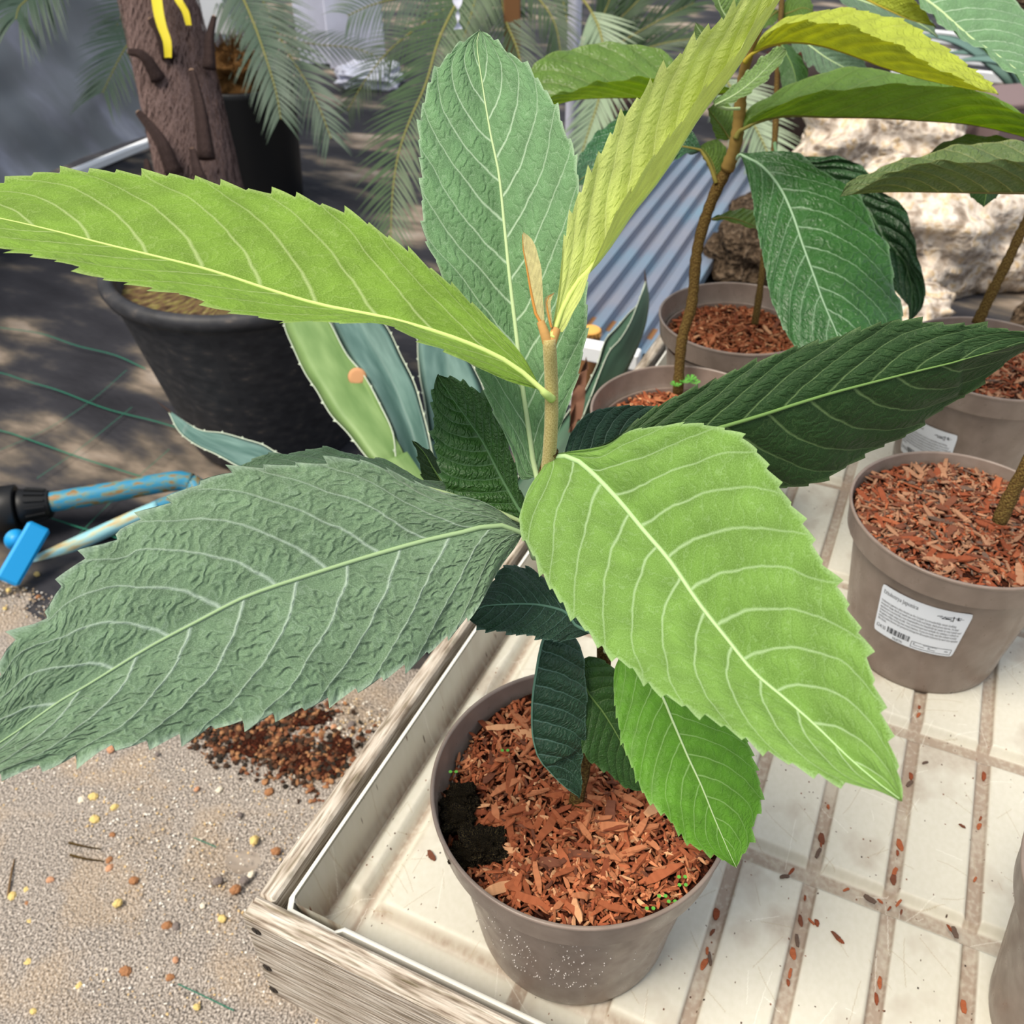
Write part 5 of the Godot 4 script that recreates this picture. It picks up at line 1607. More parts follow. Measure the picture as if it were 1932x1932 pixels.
	leaf(near, "grey", [.0166,.996,-.4849,.0153,.999,-.4873,.0121,1.0186,-.5029,.008,1.0424,-.5216,.0052,1.0633,-.5393,.0006,1.0968,-.5695,-.0022,1.1203,-.5921,-.0059,1.1488,-.6211,-.011,1.1677,-.6409,-.0171,1.1964,-.6735,-.0199,1.2139,-.6931,-.0176,1.2201,-.7002], [.0149,.996,-.485,.0065,.9952,-.4832,.0018,1.0071,-.4905,-.0055,1.0234,-.5005,-.0128,1.0373,-.5087,-.0188,1.0502,-.5158,-.0263,1.0646,-.5248,-.0361,1.0853,-.5396,-.0449,1.1091,-.5579,-.051,1.1184,-.5663,-.0544,1.13,-.5789,-.0555,1.1455,-.5954,-.0562,1.1562,-.6075,-.0575,1.1669,-.6212,-.057,1.1784,-.6364,-.0554,1.1852,-.646,-.0493,1.198,-.664,-.0406,1.2073,-.678,-.0306,1.2141,-.6891,-.0176,1.2201,-.7002], [.018,.9959,-.4849,.0261,1.0119,-.4921,.0329,1.0277,-.4992,.0397,1.0449,-.5066,.0449,1.0656,-.5142,.0481,1.0849,-.5226,.0492,1.1026,-.5344,.0488,1.1242,-.5497,.0465,1.1408,-.5687,.0454,1.1527,-.5844,.0443,1.1578,-.5912,.0425,1.167,-.6043,.0378,1.1741,-.6164,.0333,1.184,-.6334,.0274,1.1905,-.6459,.0187,1.1988,-.661,.0114,1.2049,-.6712,-.0003,1.21,-.6818,-.0103,1.2164,-.6932,-.0176,1.2201,-.7002], 24, 0.0026, 0.0016, 0.0019, [.0219,1.0046,-.4701,.0188,.999,-.4772,.0166,.996,-.4849], 0.050)
	leaf(near, "lime", [.026,1.103,-.4828,.0319,1.1127,-.4943,.042,1.1233,-.5072,.0501,1.1282,-.5137,.061,1.1372,-.5249,.0753,1.1501,-.5432,.0875,1.1589,-.5567,.1006,1.17,-.5731,.1206,1.1898,-.599,.1431,1.2083,-.6225,.1621,1.2279,-.6452,.1788,1.2464,-.6648,.1957,1.2656,-.6852], [.0251,1.1042,-.4838,.0261,1.1099,-.4884,.0285,1.1221,-.4984,.0309,1.1351,-.5089,.0332,1.1438,-.5157,.0358,1.1526,-.5223,.04,1.1615,-.5295,.0457,1.1698,-.5373,.0516,1.1781,-.5454,.0587,1.1863,-.5538,.0658,1.1948,-.5625,.0753,1.2038,-.5718,.0824,1.2088,-.5773,.091,1.2164,-.5855,.1025,1.2235,-.5935,.1103,1.229,-.6011,.1182,1.2331,-.6094,.1308,1.2376,-.6199,.1493,1.2486,-.6391,.1696,1.2598,-.6643,.1957,1.2656,-.6852], [.0269,1.1022,-.4822,.0309,1.1023,-.4819,.0365,1.1114,-.4879,.0421,1.1194,-.4932,.0453,1.1269,-.4982,.049,1.1339,-.5027,.0542,1.1431,-.5081,.0619,1.1583,-.5186,.0742,1.1705,-.5297,.0825,1.1792,-.5387,.089,1.1852,-.5451,.0958,1.1917,-.552,.1127,1.2065,-.5696,.1282,1.218,-.5855,.1393,1.225,-.6008,.1541,1.2373,-.6234,.1691,1.2467,-.6442,.1822,1.2566,-.6655,.1957,1.2656,-.6852], 24, 0.0052, 0.0010, 0.0017, [.024,1.1003,-.4769,.025,1.1017,-.4793,.026,1.103,-.4828], -0.040)
	leaf(near, "deep", [.0314,1.0149,-.477,.0628,1.0157,-.4816,.0974,1.0193,-.4888,.1332,1.0239,-.4976,.161,1.028,-.5051,.1902,1.0329,-.5135,.2113,1.0368,-.5185,.2331,1.0403,-.523,.2655,1.0453,-.5294,.2972,1.0513,-.5334,.327,1.0585,-.5367,.3556,1.0645,-.5391], [.0308,1.0162,-.478,.0474,1.0197,-.4815,.0624,1.0232,-.485,.072,1.0279,-.4893,.0826,1.0339,-.4946,.0944,1.0395,-.4999,.1047,1.0435,-.504,.1138,1.0457,-.5068,.1235,1.048,-.5098,.1344,1.0514,-.5138,.1452,1.0545,-.5176,.166,1.0598,-.5243,.1795,1.0626,-.528,.1963,1.0652,-.5312,.2137,1.0689,-.5347,.2344,1.0728,-.5398,.2527,1.0751,-.5437,.2696,1.0735,-.5442,.287,1.0724,-.5428,.306,1.0712,-.5425,.3201,1.0695,-.5417,.337,1.0669,-.5403,.3556,1.0645,-.5391], [.0321,1.0136,-.4759,.0495,1.0063,-.4787,.0817,.9963,-.486,.1267,.9829,-.4956,.166,.9716,-.5045,.195,.9662,-.5099,.2177,.9685,-.5162,.2318,.9729,-.5219,.2491,.9795,-.5297,.2762,.9915,-.5358,.2963,1.0058,-.5425,.316,1.0199,-.5449,.331,1.0382,-.5438,.3397,1.05,-.5432,.3556,1.0645,-.5391], 24, 0.0034, 0.0011, 0.0018, [.0253,1.015,-.4745,.0287,1.0147,-.4755,.0314,1.0149,-.477], 0.060)
	leaf(near, "teal", [.0331,1.0012,-.4891,.0479,1.0013,-.5021,.0669,1,-.5162,.0906,.9986,-.5328,.1186,.9973,-.5463,.1515,.9922,-.5584], [.0324,1.0029,-.4904,.0363,1.0092,-.5021,.0428,1.0153,-.5142,.0511,1.0191,-.5232,.0646,1.0196,-.5308,.0825,1.0168,-.5377,.1039,1.0113,-.5446,.1262,1.0034,-.5512,.1515,.9922,-.5584], [.0344,.9996,-.4878,.0516,.9917,-.4991,.0752,.985,-.5173,.1037,.9803,-.5364,.128,.9832,-.5485,.1515,.9922,-.5584], 14, 0.0010, 0.0012, 0.0014, [], 0.050)
	leaf(near, "apple", [.0242,1.0188,-.475,.0366,1.0217,-.4705,.0467,1.0193,-.4618,.0642,1.0111,-.4407,.0787,1.0026,-.4198,.0907,.999,-.3975,.1036,.9937,-.3662,.1153,.9916,-.3391,.1239,.9918,-.3171,.1343,.995,-.2971,.1438,.9978,-.2781,.1537,.9978,-.2602,.1629,.9992,-.2442,.1691,1.0011,-.2341], [.0239,1.0199,-.4758,.0366,1.0254,-.4716,.0579,1.0346,-.4641,.0691,1.0447,-.4626,.0803,1.0502,-.4586,.085,1.052,-.4568,.0998,1.0576,-.4507,.1107,1.0612,-.4443,.1256,1.0647,-.4298,.1342,1.0632,-.416,.1413,1.0577,-.3937,.1458,1.0543,-.3785,.1503,1.0507,-.3631,.154,1.0455,-.3466,.1595,1.0408,-.3288,.1615,1.037,-.3154,.1646,1.0321,-.2984,.1662,1.0244,-.2815,.1665,1.0226,-.278,.1671,1.0173,-.2676,.1674,1.0134,-.2599,.1689,1.0086,-.25,.1691,1.0011,-.2341], [.0232,1.0178,-.4742,.0124,1.0107,-.4581,.0083,1.0067,-.4498,.0048,.9991,-.4348,.0075,.9939,-.4243,.013,.99,-.4145,.0195,.9841,-.3997,.029,.9807,-.3819,.0409,.9793,-.3628,.0532,.9785,-.3443,.067,.9802,-.3273,.0731,.9804,-.3179,.0865,.9836,-.3044,.1,.9873,-.2895,.1109,.9901,-.2774,.1211,.9927,-.2667,.1345,.9938,-.257,.1447,.995,-.2497,.1552,.9979,-.2436,.164,1.0003,-.2382,.1691,1.0011,-.2341], 26, 0.0036, 0.0012, 0.0018, [.0246,1.015,-.4745,.0239,1.0172,-.475,.0242,1.0188,-.475], 0.070)
	leaf(near, "sage", [.0066,.9595,-.4714,-.0015,.9645,-.4716,-.0141,.9685,-.4692,-.029,.9689,-.4629,-.0559,.9706,-.4518,-.0893,.9715,-.4364,-.1197,.9734,-.4193,-.1574,.9763,-.3958,-.18,.9758,-.3773,-.2038,.9766,-.3546,-.226,.9769,-.3296,-.2365,.9779,-.3177,-.2596,.9753,-.2919,-.2723,.9759,-.2794,-.2861,.9786,-.2673], [.0066,.9609,-.4725,-.0015,.9683,-.4759,-.0178,.9786,-.4797,-.0403,.9863,-.4805,-.0638,.9949,-.4817,-.0878,1.007,-.4837,-.1039,1.0116,-.4823,-.1231,1.0142,-.4767,-.144,1.0173,-.4705,-.1699,1.0202,-.4596,-.1939,1.0193,-.4456,-.2056,1.016,-.4354,-.2257,1.0137,-.415,-.2296,1.0103,-.4052,-.2409,1.0102,-.394,-.2505,1.0056,-.3749,-.253,1.0002,-.355,-.2632,.9993,-.3388,-.2651,.993,-.3191,-.2745,.9876,-.2996,-.2812,.9822,-.2812,-.2861,.9786,-.2673], [.0062,.9581,-.4703,.0022,.9542,-.463,-.0067,.949,-.452,-.0145,.9429,-.4398,-.022,.9371,-.428,-.0318,.9328,-.4172,-.0459,.9285,-.4029,-.0573,.9269,-.3929,-.0697,.927,-.3834,-.0892,.9286,-.3678,-.1053,.9317,-.3581,-.1242,.9346,-.3453,-.1413,.94,-.3361,-.1587,.945,-.3264,-.1641,.9476,-.3244,-.1812,.9521,-.314,-.1999,.9581,-.3031,-.2151,.964,-.2965,-.2302,.9662,-.2885,-.2506,.9692,-.2793,-.2553,.9695,-.277,-.272,.9728,-.2706,-.2861,.9786,-.2673], 22, 0.0062, 0.0030, 0.0018, [.0157,.9347,-.4748,.012,.9474,-.4746,.0066,.9595,-.4714], 0.100)
	leaf(near, "bluegrey", [.0069,.9509,-.4939,-.0241,.9627,-.5003,-.0604,.9733,-.5054,-.0972,.9764,-.5112,-.1345,.9765,-.515,-.1727,.9723,-.5183,-.2037,.9681,-.5203], [.0069,.9529,-.4955,-.0243,.9632,-.5087,-.0616,.9698,-.5194,-.0768,.9735,-.5273,-.1001,.9765,-.5366,-.1191,.9795,-.5406,-.1423,.9796,-.543,-.1632,.9779,-.5419,-.1857,.9765,-.5339,-.1969,.9736,-.5279,-.2037,.9681,-.5203], [.0069,.9488,-.4923,-.0241,.9563,-.4878,-.0595,.9648,-.4837,-.095,.9691,-.4848,-.1318,.9675,-.4905,-.1709,.9666,-.5044,-.2037,.9681,-.5203], 18, 0.0022, 0.0026, 0.0016, [], 0.050)
	leaf(near, "forest", [.0088,.9537,-.4962,.0052,.9572,-.4996,-.0013,.9658,-.5079,-.0078,.9747,-.5164,-.0194,.9916,-.5326,-.03,1.0033,-.5439,-.0407,1.0143,-.5546,-.0514,1.0267,-.5666], [.0073,.9529,-.4955,-.0041,.9513,-.4936,-.0242,.957,-.497,-.0424,.9672,-.5039,-.0463,.9735,-.5084,-.0498,.9833,-.5168,-.0523,.9919,-.5256,-.0542,1.0009,-.5347,-.0527,1.004,-.538,-.0543,1.0139,-.5505,-.0533,1.0223,-.561,-.0514,1.0267,-.5666], [.0099,.9552,-.4973,.0096,.962,-.5005,.0061,.9724,-.5051,.0029,.9833,-.51,-.0005,.9963,-.518,-.0054,1.0086,-.5257,-.0129,1.0162,-.5368,-.0165,1.0215,-.5442,-.0291,1.0251,-.5534,-.04,1.0266,-.5606,-.0514,1.0267,-.5666], 14, 0.0026, 0.0022, 0.0013, [.0157,.9547,-.4804,.0116,.9537,-.4898,.0088,.9537,-.4962], 0.060)
	leaf(near, "deep", [-.0403,.9406,-.5304,-.0488,.9491,-.5388,-.0573,.9584,-.5479,-.0642,.967,-.5562,-.0732,.9738,-.563], [-.0426,.9394,-.5295,-.0544,.9457,-.5324,-.0628,.9533,-.5373,-.0669,.9639,-.5458,-.0695,.9697,-.5558,-.0732,.9738,-.563], [-.0379,.9418,-.5314,-.0458,.9471,-.5401,-.0546,.9594,-.558,-.0635,.9669,-.5625,-.0732,.9738,-.563], 9, 0.0020, 0.0010, 0.0010, [], 0.000)
	leaf(near, "pine", [.0568,.8545,-.4815,.0458,.8616,-.4813,.0386,.8723,-.484,.0259,.8793,-.4832,.0115,.884,-.4814,-.0078,.8877,-.4773,-.0245,.8887,-.4734,-.0321,.8842,-.4668], [.0572,.8563,-.483,.0503,.8668,-.4927,.039,.8749,-.5005,.0287,.8823,-.5056,.0201,.8869,-.5095,.0066,.8928,-.5116,-.0041,.8968,-.5091,-.0128,.8927,-.4997,-.0224,.8896,-.4873,-.0321,.8842,-.4668], [.0564,.8532,-.4805,.0441,.858,-.4713,.0307,.8646,-.463,.011,.8756,-.4581,-.0079,.8801,-.4577,-.023,.8807,-.461,-.0321,.8842,-.4668], 14, 0.0026, 0.0020, 0.0014, [.0654,.8458,-.4938,.0607,.8486,-.4871,.0568,.8545,-.4815], 0.080)
	leaf(near, "pine", [.0248,.844,-.4923,.0206,.8324,-.4851,.0171,.8166,-.4751,.0145,.8024,-.4663,.0136,.7868,-.4583,.0142,.7712,-.4503,.0183,.7556,-.443,.0309,.7356,-.438,.0416,.7229,-.4354,.0515,.7138,-.4341], [.0264,.8439,-.4923,.0371,.8421,-.495,.0475,.8357,-.4943,.0529,.8232,-.4892,.056,.8011,-.4795,.0564,.7846,-.47,.0555,.7699,-.4609,.0542,.7542,-.4526,.0527,.7373,-.4449,.0528,.7245,-.439,.0515,.7138,-.4341], [.0244,.844,-.4923,.0234,.822,-.4919,.0253,.7902,-.4873,.0253,.7624,-.4781,.0273,.7431,-.4667,.0356,.7257,-.4536,.0458,.7167,-.4396,.0515,.7138,-.4341], 14, 0.0006, 0.0022, 0.0012, [.0446,.8626,-.4943,.0327,.8538,-.4937,.0248,.844,-.4923], 0.120)
	leaf(near, "dim", [.0515,.8003,-.4935,.0577,.7858,-.4829,.0698,.7728,-.4736,.082,.7556,-.4624,.0946,.7309,-.4494,.1025,.7133,-.4401], [.0507,.8016,-.4946,.0594,.8068,-.5009,.0765,.799,-.4982,.0851,.7891,-.4929,.0877,.7699,-.4817,.0937,.7477,-.4673,.1012,.7303,-.4543,.1025,.7133,-.4401], [.0507,.799,-.4925,.0509,.784,-.4759,.0517,.7667,-.4584,.0561,.7492,-.4462,.0664,.7416,-.4446,.0772,.7322,-.4422,.0883,.7204,-.4394,.1025,.7133,-.4401], 10, 0.0024, 0.0012, 0.0010, [.0672,.7778,-.4974,.0575,.7923,-.4961,.0515,.8003,-.4935], 0.050)
	leaf(near, "leafgreen", [.0821,.8287,-.4803,.0944,.825,-.4684,.1074,.8206,-.4548,.1167,.8095,-.4318,.1255,.7971,-.4103,.1333,.7874,-.3927,.1417,.772,-.3759,.1504,.7565,-.3611,.156,.7472,-.3522], [.0805,.8278,-.4796,.0767,.8243,-.4715,.0749,.818,-.4581,.0763,.8091,-.4382,.0796,.801,-.4194,.0854,.7935,-.404,.0926,.7847,-.3877,.1052,.7786,-.376,.1146,.7711,-.3684,.1216,.7638,-.3629,.1314,.7591,-.3598,.1413,.7552,-.3575,.156,.7472,-.3522], [.0837,.8297,-.481,.1085,.8258,-.4696,.1348,.8169,-.4519,.1586,.807,-.4347,.1694,.7999,-.4231,.1731,.7926,-.4097,.1755,.7868,-.3992,.1756,.7741,-.3853,.1697,.7649,-.3741,.1671,.7582,-.3661,.1616,.7539,-.3605,.156,.7472,-.3522], 20, 0.0030, 0.0013, 0.0013, [.0718,.8187,-.4953,.0763,.8246,-.4898,.0821,.8287,-.4803], 0.050)
	leaf(near, "bud", [.0191,1.1066,-.4806,.0164,1.1096,-.4826,.0132,1.1211,-.4903,.0106,1.134,-.4985,.008,1.1471,-.506,.0084,1.1519,-.5087], [.0197,1.107,-.4809,.0201,1.1105,-.4826,.0192,1.1221,-.4882,.0187,1.1335,-.4942,.0167,1.1414,-.5004,.0135,1.1483,-.5059,.0084,1.1519,-.5087], [.0188,1.1066,-.4806,.018,1.1096,-.4852,.0165,1.1182,-.4965,.0148,1.1313,-.5047,.0117,1.1451,-.5076,.0084,1.1519,-.5087], 6, 0.0003, 0.0003, 0.0010, [.0227,1.0993,-.4755,.0209,1.1032,-.4779,.0191,1.1066,-.4806], 0.000)
	leaf(near, "bud", [.0241,1.1056,-.481,.0223,1.1127,-.4857,.0217,1.1189,-.4892,.0242,1.1216,-.4904,.026,1.1225,-.4906], [.025,1.106,-.4814,.0241,1.1131,-.4847,.0238,1.1178,-.4873,.0248,1.1208,-.4894,.026,1.1225,-.4906], [.0234,1.1056,-.4811,.021,1.1131,-.4848,.0202,1.1193,-.4885,.0223,1.1215,-.49,.026,1.1225,-.4906], 4, 0.0002, 0.0001, 0.0007, [], 0.000)
	# droplets on the front of the near pot
	var dm := SphereMesh.new()
	dm.radius = 0.5
	dm.height = 1.0
	dm.radial_segments = 8
	dm.rings = 4
	var mm := MultiMesh.new()
	mm.transform_format = MultiMesh.TRANSFORM_3D
	mm.mesh = dm
	mm.instance_count = 220
	for i in 220:
		var a := rng.randfn(-0.32, 0.34)
		var h := rng.randf_range(0.05, 0.165)
		var r := lerpf(0.0945, 0.1175, (h - 0.008) / 0.172) - 0.0005
		var s := rng.randf_range(0.0005, 0.0014)
		mm.set_instance_transform(i, Transform3D(Basis.from_scale(Vector3(s, s, s)), Vector3(sin(a) * r, h, cos(a) * r)))
	var dr := MultiMeshInstance3D.new()
	dr.name = "water_droplets"
	dr.multimesh = mm
	dr.material_override = M.droplet
	dr.set_meta("kind", "stuff")
	near.add_child(dr, true)
	# pot with the readable label
	var tagged := potted("potted loquat whose pot shows a whole white price label", 0.1228, 0.9859)
	mulch(tagged, tagged.position + Vector3(0, 0.199, 0), 0.1238, 290, 3000, brown, even)
	pot_label(tagged, -61.0, -9.5, 0.1545, 0.0745, 0.0045)
	stem(tagged, [.528,.7212,-.7675,.5334,.7562,-.7735,.5423,.7964,-.7797,.5646,.8583,-.8094,.5868,.9393,-.8607,.606,1.0002,-.9024,.6261,1.0362,-.9372], 0.0078, 0.0055, M.stem_bark)
	leaf(tagged, "dark2", [.6033,1.0334,-.9223,.5605,1.0267,-.917,.5189,1.0259,-.9164,.442,1.0246,-.9261,.391,1.0215,-.9372,.3621,1.0181,-.9432,.3449,1.0147,-.9457], [.6033,1.0355,-.924,.546,1.0565,-.9093,.4977,1.0631,-.8968,.4309,1.0633,-.8973,.4038,1.0595,-.9072,.3953,1.0562,-.9116,.3789,1.0454,-.9184,.3688,1.0344,-.9267,.3547,1.0222,-.938,.3449,1.0147,-.9457], [.6044,1.0363,-.9246,.5777,1.0525,-.9721,.5436,1.053,-.9918,.52,1.0501,-1.0025,.4943,1.0487,-1.0047,.4775,1.0457,-1.0045,.4535,1.0411,-.9988,.428,1.0386,-.9918,.4059,1.034,-.9845,.377,1.0293,-.9713,.3549,1.023,-.958,.3449,1.0147,-.9457], 22, 0.0006, 0.0026, 0.0022, [.6206,1.0278,-.9306,.6119,1.0312,-.9269,.6033,1.0334,-.9223], -0.050)
	leaf(tagged, "dark2", [.6341,1.0107,-1.07,.5961,1.0124,-1.0953,.5604,1.0132,-1.1145,.5272,1.0082,-1.1224,.5019,.9982,-1.1239], [.6342,1.0131,-1.0719,.6068,1.0164,-1.1226,.5707,1.0166,-1.1422,.5532,1.0153,-1.1454,.5361,1.0125,-1.1408,.5177,1.0069,-1.1335,.5019,.9982,-1.1239], [.6341,1.0083,-1.0682,.5854,1.0064,-1.0667,.5499,1.0073,-1.0846,.5221,1.0026,-1.1049,.5019,.9982,-1.1239], 12, 0.0004, 0.0020, 0.0020, [], 0.000)
	leaf(tagged, "dim", [.5762,.9855,-1.1138,.5724,.9754,-1.0969,.5672,.9654,-1.0801,.5614,.9573,-1.066], [.5788,.9854,-1.1138,.5944,.9742,-1.109,.5888,.963,-1.0935,.5715,.959,-1.0766,.5614,.9573,-1.066], [.5737,.9855,-1.1138,.5601,.9722,-1.1067,.5544,.9634,-1.0937,.559,.9591,-1.0769,.5614,.9573,-1.066], 6, 0.0010, 0.0010, 0.0014, [], 0.000)
	# the one behind it
	var back := potted("potted loquat standing behind the labelled pot, its label half hidden", 0.1339, 1.4088)
	mulch(back, back.position + Vector3(0, 0.190, 0), 0.1235, 160, 1800, brown, even)
	pot_label(back, -84.0, -34.5, 0.124, 0.050, 0.0065)
	stem(back, [.7149,.7004,-1.2709,.7295,.743,-1.2855,.7461,.7867,-1.3009,.7673,.8468,-1.3228,.7953,.9082,-1.3459], 0.0085, 0.0060, M.stem_bark)
	var thin := potted("potted loquat with a thin stem in the far corner by the corrugated sheet", -0.2433, 1.3871)
	mulch(thin, thin.position + Vector3(0, 0.166, 0), 0.1185, 180, 2400, red, func(p: Vector3) -> float: return 0.010 * cos((p.x - thin.position.x) * 9.0) + 0.01 * (p.z - thin.position.z))
	stem(thin, [.4019,.6576,-1.3646,.4081,.6952,-1.3879,.4163,.7515,-1.426,.426,.8192,-1.4794,.436,.9003,-1.5435,.4435,.9655,-1.6077,.448,1.0268,-1.6562,.458,1.057,-1.7055,.4674,1.0951,-1.7611], 0.0058, 0.0042, M.stem_bark)
	leaf(thin, "gloss3", [.4302,.8895,-1.4967,.4632,.8832,-1.4756,.4996,.8714,-1.4469,.5307,.8537,-1.4131,.5538,.8364,-1.3824,.5678,.8124,-1.3452,.5933,.7888,-1.3106,.6003,.7695,-1.2891,.6018,.7498,-1.2673,.5953,.723,-1.2378], [.4303,.8914,-1.4983,.4334,.8885,-1.4917,.461,.8928,-1.4737,.4863,.8957,-1.4555,.5084,.9025,-1.4427,.5313,.8981,-1.4178,.544,.8906,-1.3963,.5655,.871,-1.3598,.582,.8622,-1.3436,.5927,.845,-1.3188,.5997,.8232,-1.3004,.6022,.8,-1.2857,.614,.7811,-1.2739,.617,.7648,-1.2636,.6124,.7421,-1.2492,.5953,.723,-1.2378], [.4302,.8875,-1.4951,.4442,.8758,-1.4611,.4685,.8648,-1.4188,.4925,.8473,-1.3749,.5162,.8236,-1.3289,.5424,.7972,-1.2923,.5675,.7703,-1.277,.5843,.7468,-1.2579,.5919,.7394,-1.2517,.5953,.723,-1.2378], 20, 0.0010, 0.0050, 0.0018, [.4329,.8966,-1.5279,.4307,.8917,-1.5112,.4302,.8895,-1.4967], 0.080)
	leaf(thin, "dim", [.4479,1.0234,-1.6535,.4527,1.0124,-1.6293,.4597,.9964,-1.5937,.464,.9746,-1.5682,.4602,.9635,-1.5552], [.4461,1.0214,-1.6519,.4433,1.0015,-1.6256,.4438,.9779,-1.5889,.4461,.9653,-1.5681,.4602,.9635,-1.5552], [.4505,1.0227,-1.6529,.4714,1.0112,-1.6343,.4835,.9964,-1.6103,.4878,.9833,-1.5975,.479,.9693,-1.573,.4602,.9635,-1.5552], 10, 0.0006, 0.0020, 0.0014, [], 0.000)
	leaf(thin, "bluegrey", [.4576,1.0294,-1.6837,.4908,1.0185,-1.6478,.5182,1.0038,-1.6106,.547,.9934,-1.5845,.5793,.9913,-1.5644], [.4594,1.0321,-1.6859,.4988,1.0243,-1.6827,.538,1.0144,-1.658,.5652,1.0032,-1.6184,.5793,.9913,-1.5644], [.4575,1.0266,-1.6815,.4713,1.0113,-1.634,.4884,.9948,-1.5885,.5037,.9876,-1.5709,.5415,.989,-1.5626,.5793,.9913,-1.5644], 16, 0.0010, 0.0060, 0.0016, [], 0.000)
	leaf(thin, "glossy", [.4609,1.0481,-1.7112,.4764,1.0555,-1.7038,.4909,1.0621,-1.6965,.505,1.059,-1.6816], [.46,1.0468,-1.7102,.4665,1.0648,-1.7244,.4888,1.0743,-1.7319,.5059,1.0703,-1.7162,.505,1.059,-1.6816], [.4627,1.0453,-1.709,.4768,1.042,-1.6782,.4888,1.0473,-1.6608,.505,1.059,-1.6816], 8, 0.0010, 0.0020, 0.0014, [], 0.000)
	leaf(thin, "glossy", [.4587,1.0532,-1.728,.4399,1.0447,-1.7097,.4189,1.0332,-1.6867], [.457,1.0546,-1.7291,.4417,1.0514,-1.7305,.4254,1.0404,-1.7215,.4189,1.0332,-1.6867], [.4605,1.0504,-1.7258,.4451,1.0401,-1.6906,.4189,1.0332,-1.6867], 8, 0.0010, 0.0020, 0.0014, [], 0.000)
	leaf(thin, "grey", [.5633,1.1282,-1.4304,.5717,1.1196,-1.403,.5815,1.1119,-1.3753,.5915,1.1016,-1.3402,.6034,1.0897,-1.2969,.6162,1.0822,-1.2599,.6318,1.0703,-1.2183,.6557,1.0522,-1.1665], [.5611,1.1271,-1.4295,.5588,1.1119,-1.3657,.5627,1.1071,-1.3289,.5676,1.1003,-1.295,.5803,1.0944,-1.2497,.5927,1.0854,-1.2143,.6064,1.0751,-1.1876,.6234,1.061,-1.1735,.6557,1.0522,-1.1665], [.5743,1.1338,-1.4349,.6198,1.1386,-1.4426,.6608,1.1304,-1.4297,.686,1.1183,-1.403,.6946,1.1126,-1.3905,.7002,1.1032,-1.3593,.6999,1.0793,-1.3027,.6557,1.0522,-1.1665], 18, 0.0006, 0.0034, 0.0022, [], 0.040)
	leaf(thin, "yellow", [.4945,1.1198,-1.5002,.5145,1.1097,-1.4687,.5369,1.1015,-1.4367,.5604,1.0937,-1.4113,.5878,1.0893,-1.387], [.4961,1.1222,-1.5021,.5235,1.1312,-1.4564,.5425,1.1283,-1.4231,.5536,1.1204,-1.3993,.5662,1.1113,-1.3956,.5763,1.0997,-1.3909,.5878,1.0893,-1.387], [.4945,1.1186,-1.4993,.5227,1.1047,-1.4912,.5412,1.1087,-1.4944,.5676,1.1042,-1.4787,.583,1.0967,-1.4419,.5878,1.0893,-1.387], 12, 0.0010, 0.0020, 0.0020, [], 0.040)
	leaf(thin, "bluegrey", [.4991,1.1014,-1.6131,.5397,1.0921,-1.5777,.5851,1.0807,-1.5357,.6159,1.0699,-1.5028,.6331,1.0589,-1.4777], [.4991,1.1053,-1.6162,.5622,1.0987,-1.6025,.6186,1.0825,-1.5646,.6326,1.0725,-1.5183,.6331,1.0589,-1.4777], [.499,1.0975,-1.6101,.5183,1.0872,-1.5565,.5462,1.0814,-1.5139,.5776,1.0772,-1.4879,.6092,1.0668,-1.482,.6331,1.0589,-1.4777], 12, 0.0006, 0.0020, 0.0018, [], 0.040)
	var mid := potted("potted loquat with a tall bent brown stem, second behind the near pot", -0.2412, 1.0702)
	mulch(mid, mid.position + Vector3(0, 0.172, 0), 0.1195, 180, 2200, red, func(p: Vector3) -> float: return 0.004 * sin(p.x * 40.0))
	stem(mid, [.2461,.6508,-1.1617,.2477,.7274,-1.1839,.2591,.7727,-1.2006,.2624,.8417,-1.2233,.2716,.8837,-1.2373,.2836,.923,-1.2429,.2955,.9498,-1.2449], 0.0076, 0.0078, M.stem_bark)
	stem(mid, [.2943,.9472,-1.2442,.2996,.9829,-1.2392,.2999,1.0185,-1.2418,.2973,1.0517,-1.2362,.2951,1.0787,-1.2257,.2979,1.1036,-1.2199,.3018,1.1183,-1.2187,.307,1.1401,-1.2232], 0.0090, 0.0052, M.stem_mid, "young_stem")
	for p in v3([.2536,.6706,-1.1582,.2631,.6716,-1.1654,.2404,.6671,-1.1555,.2674,.6693,-1.1572]):
		var tv := PackedVector3Array()
		for i in 6:
			var d := Vector3(cos(i * 1.05), 0.5, sin(i * 1.05)) * 0.008
			tv.append_array([p, p + d + d.cross(Vector3.UP).normalized() * 0.003, p + d - d.cross(Vector3.UP).normalized() * 0.003])
		part(mid.get_node("bark_mulch"), "seedling", flat(tv), M.seedling)
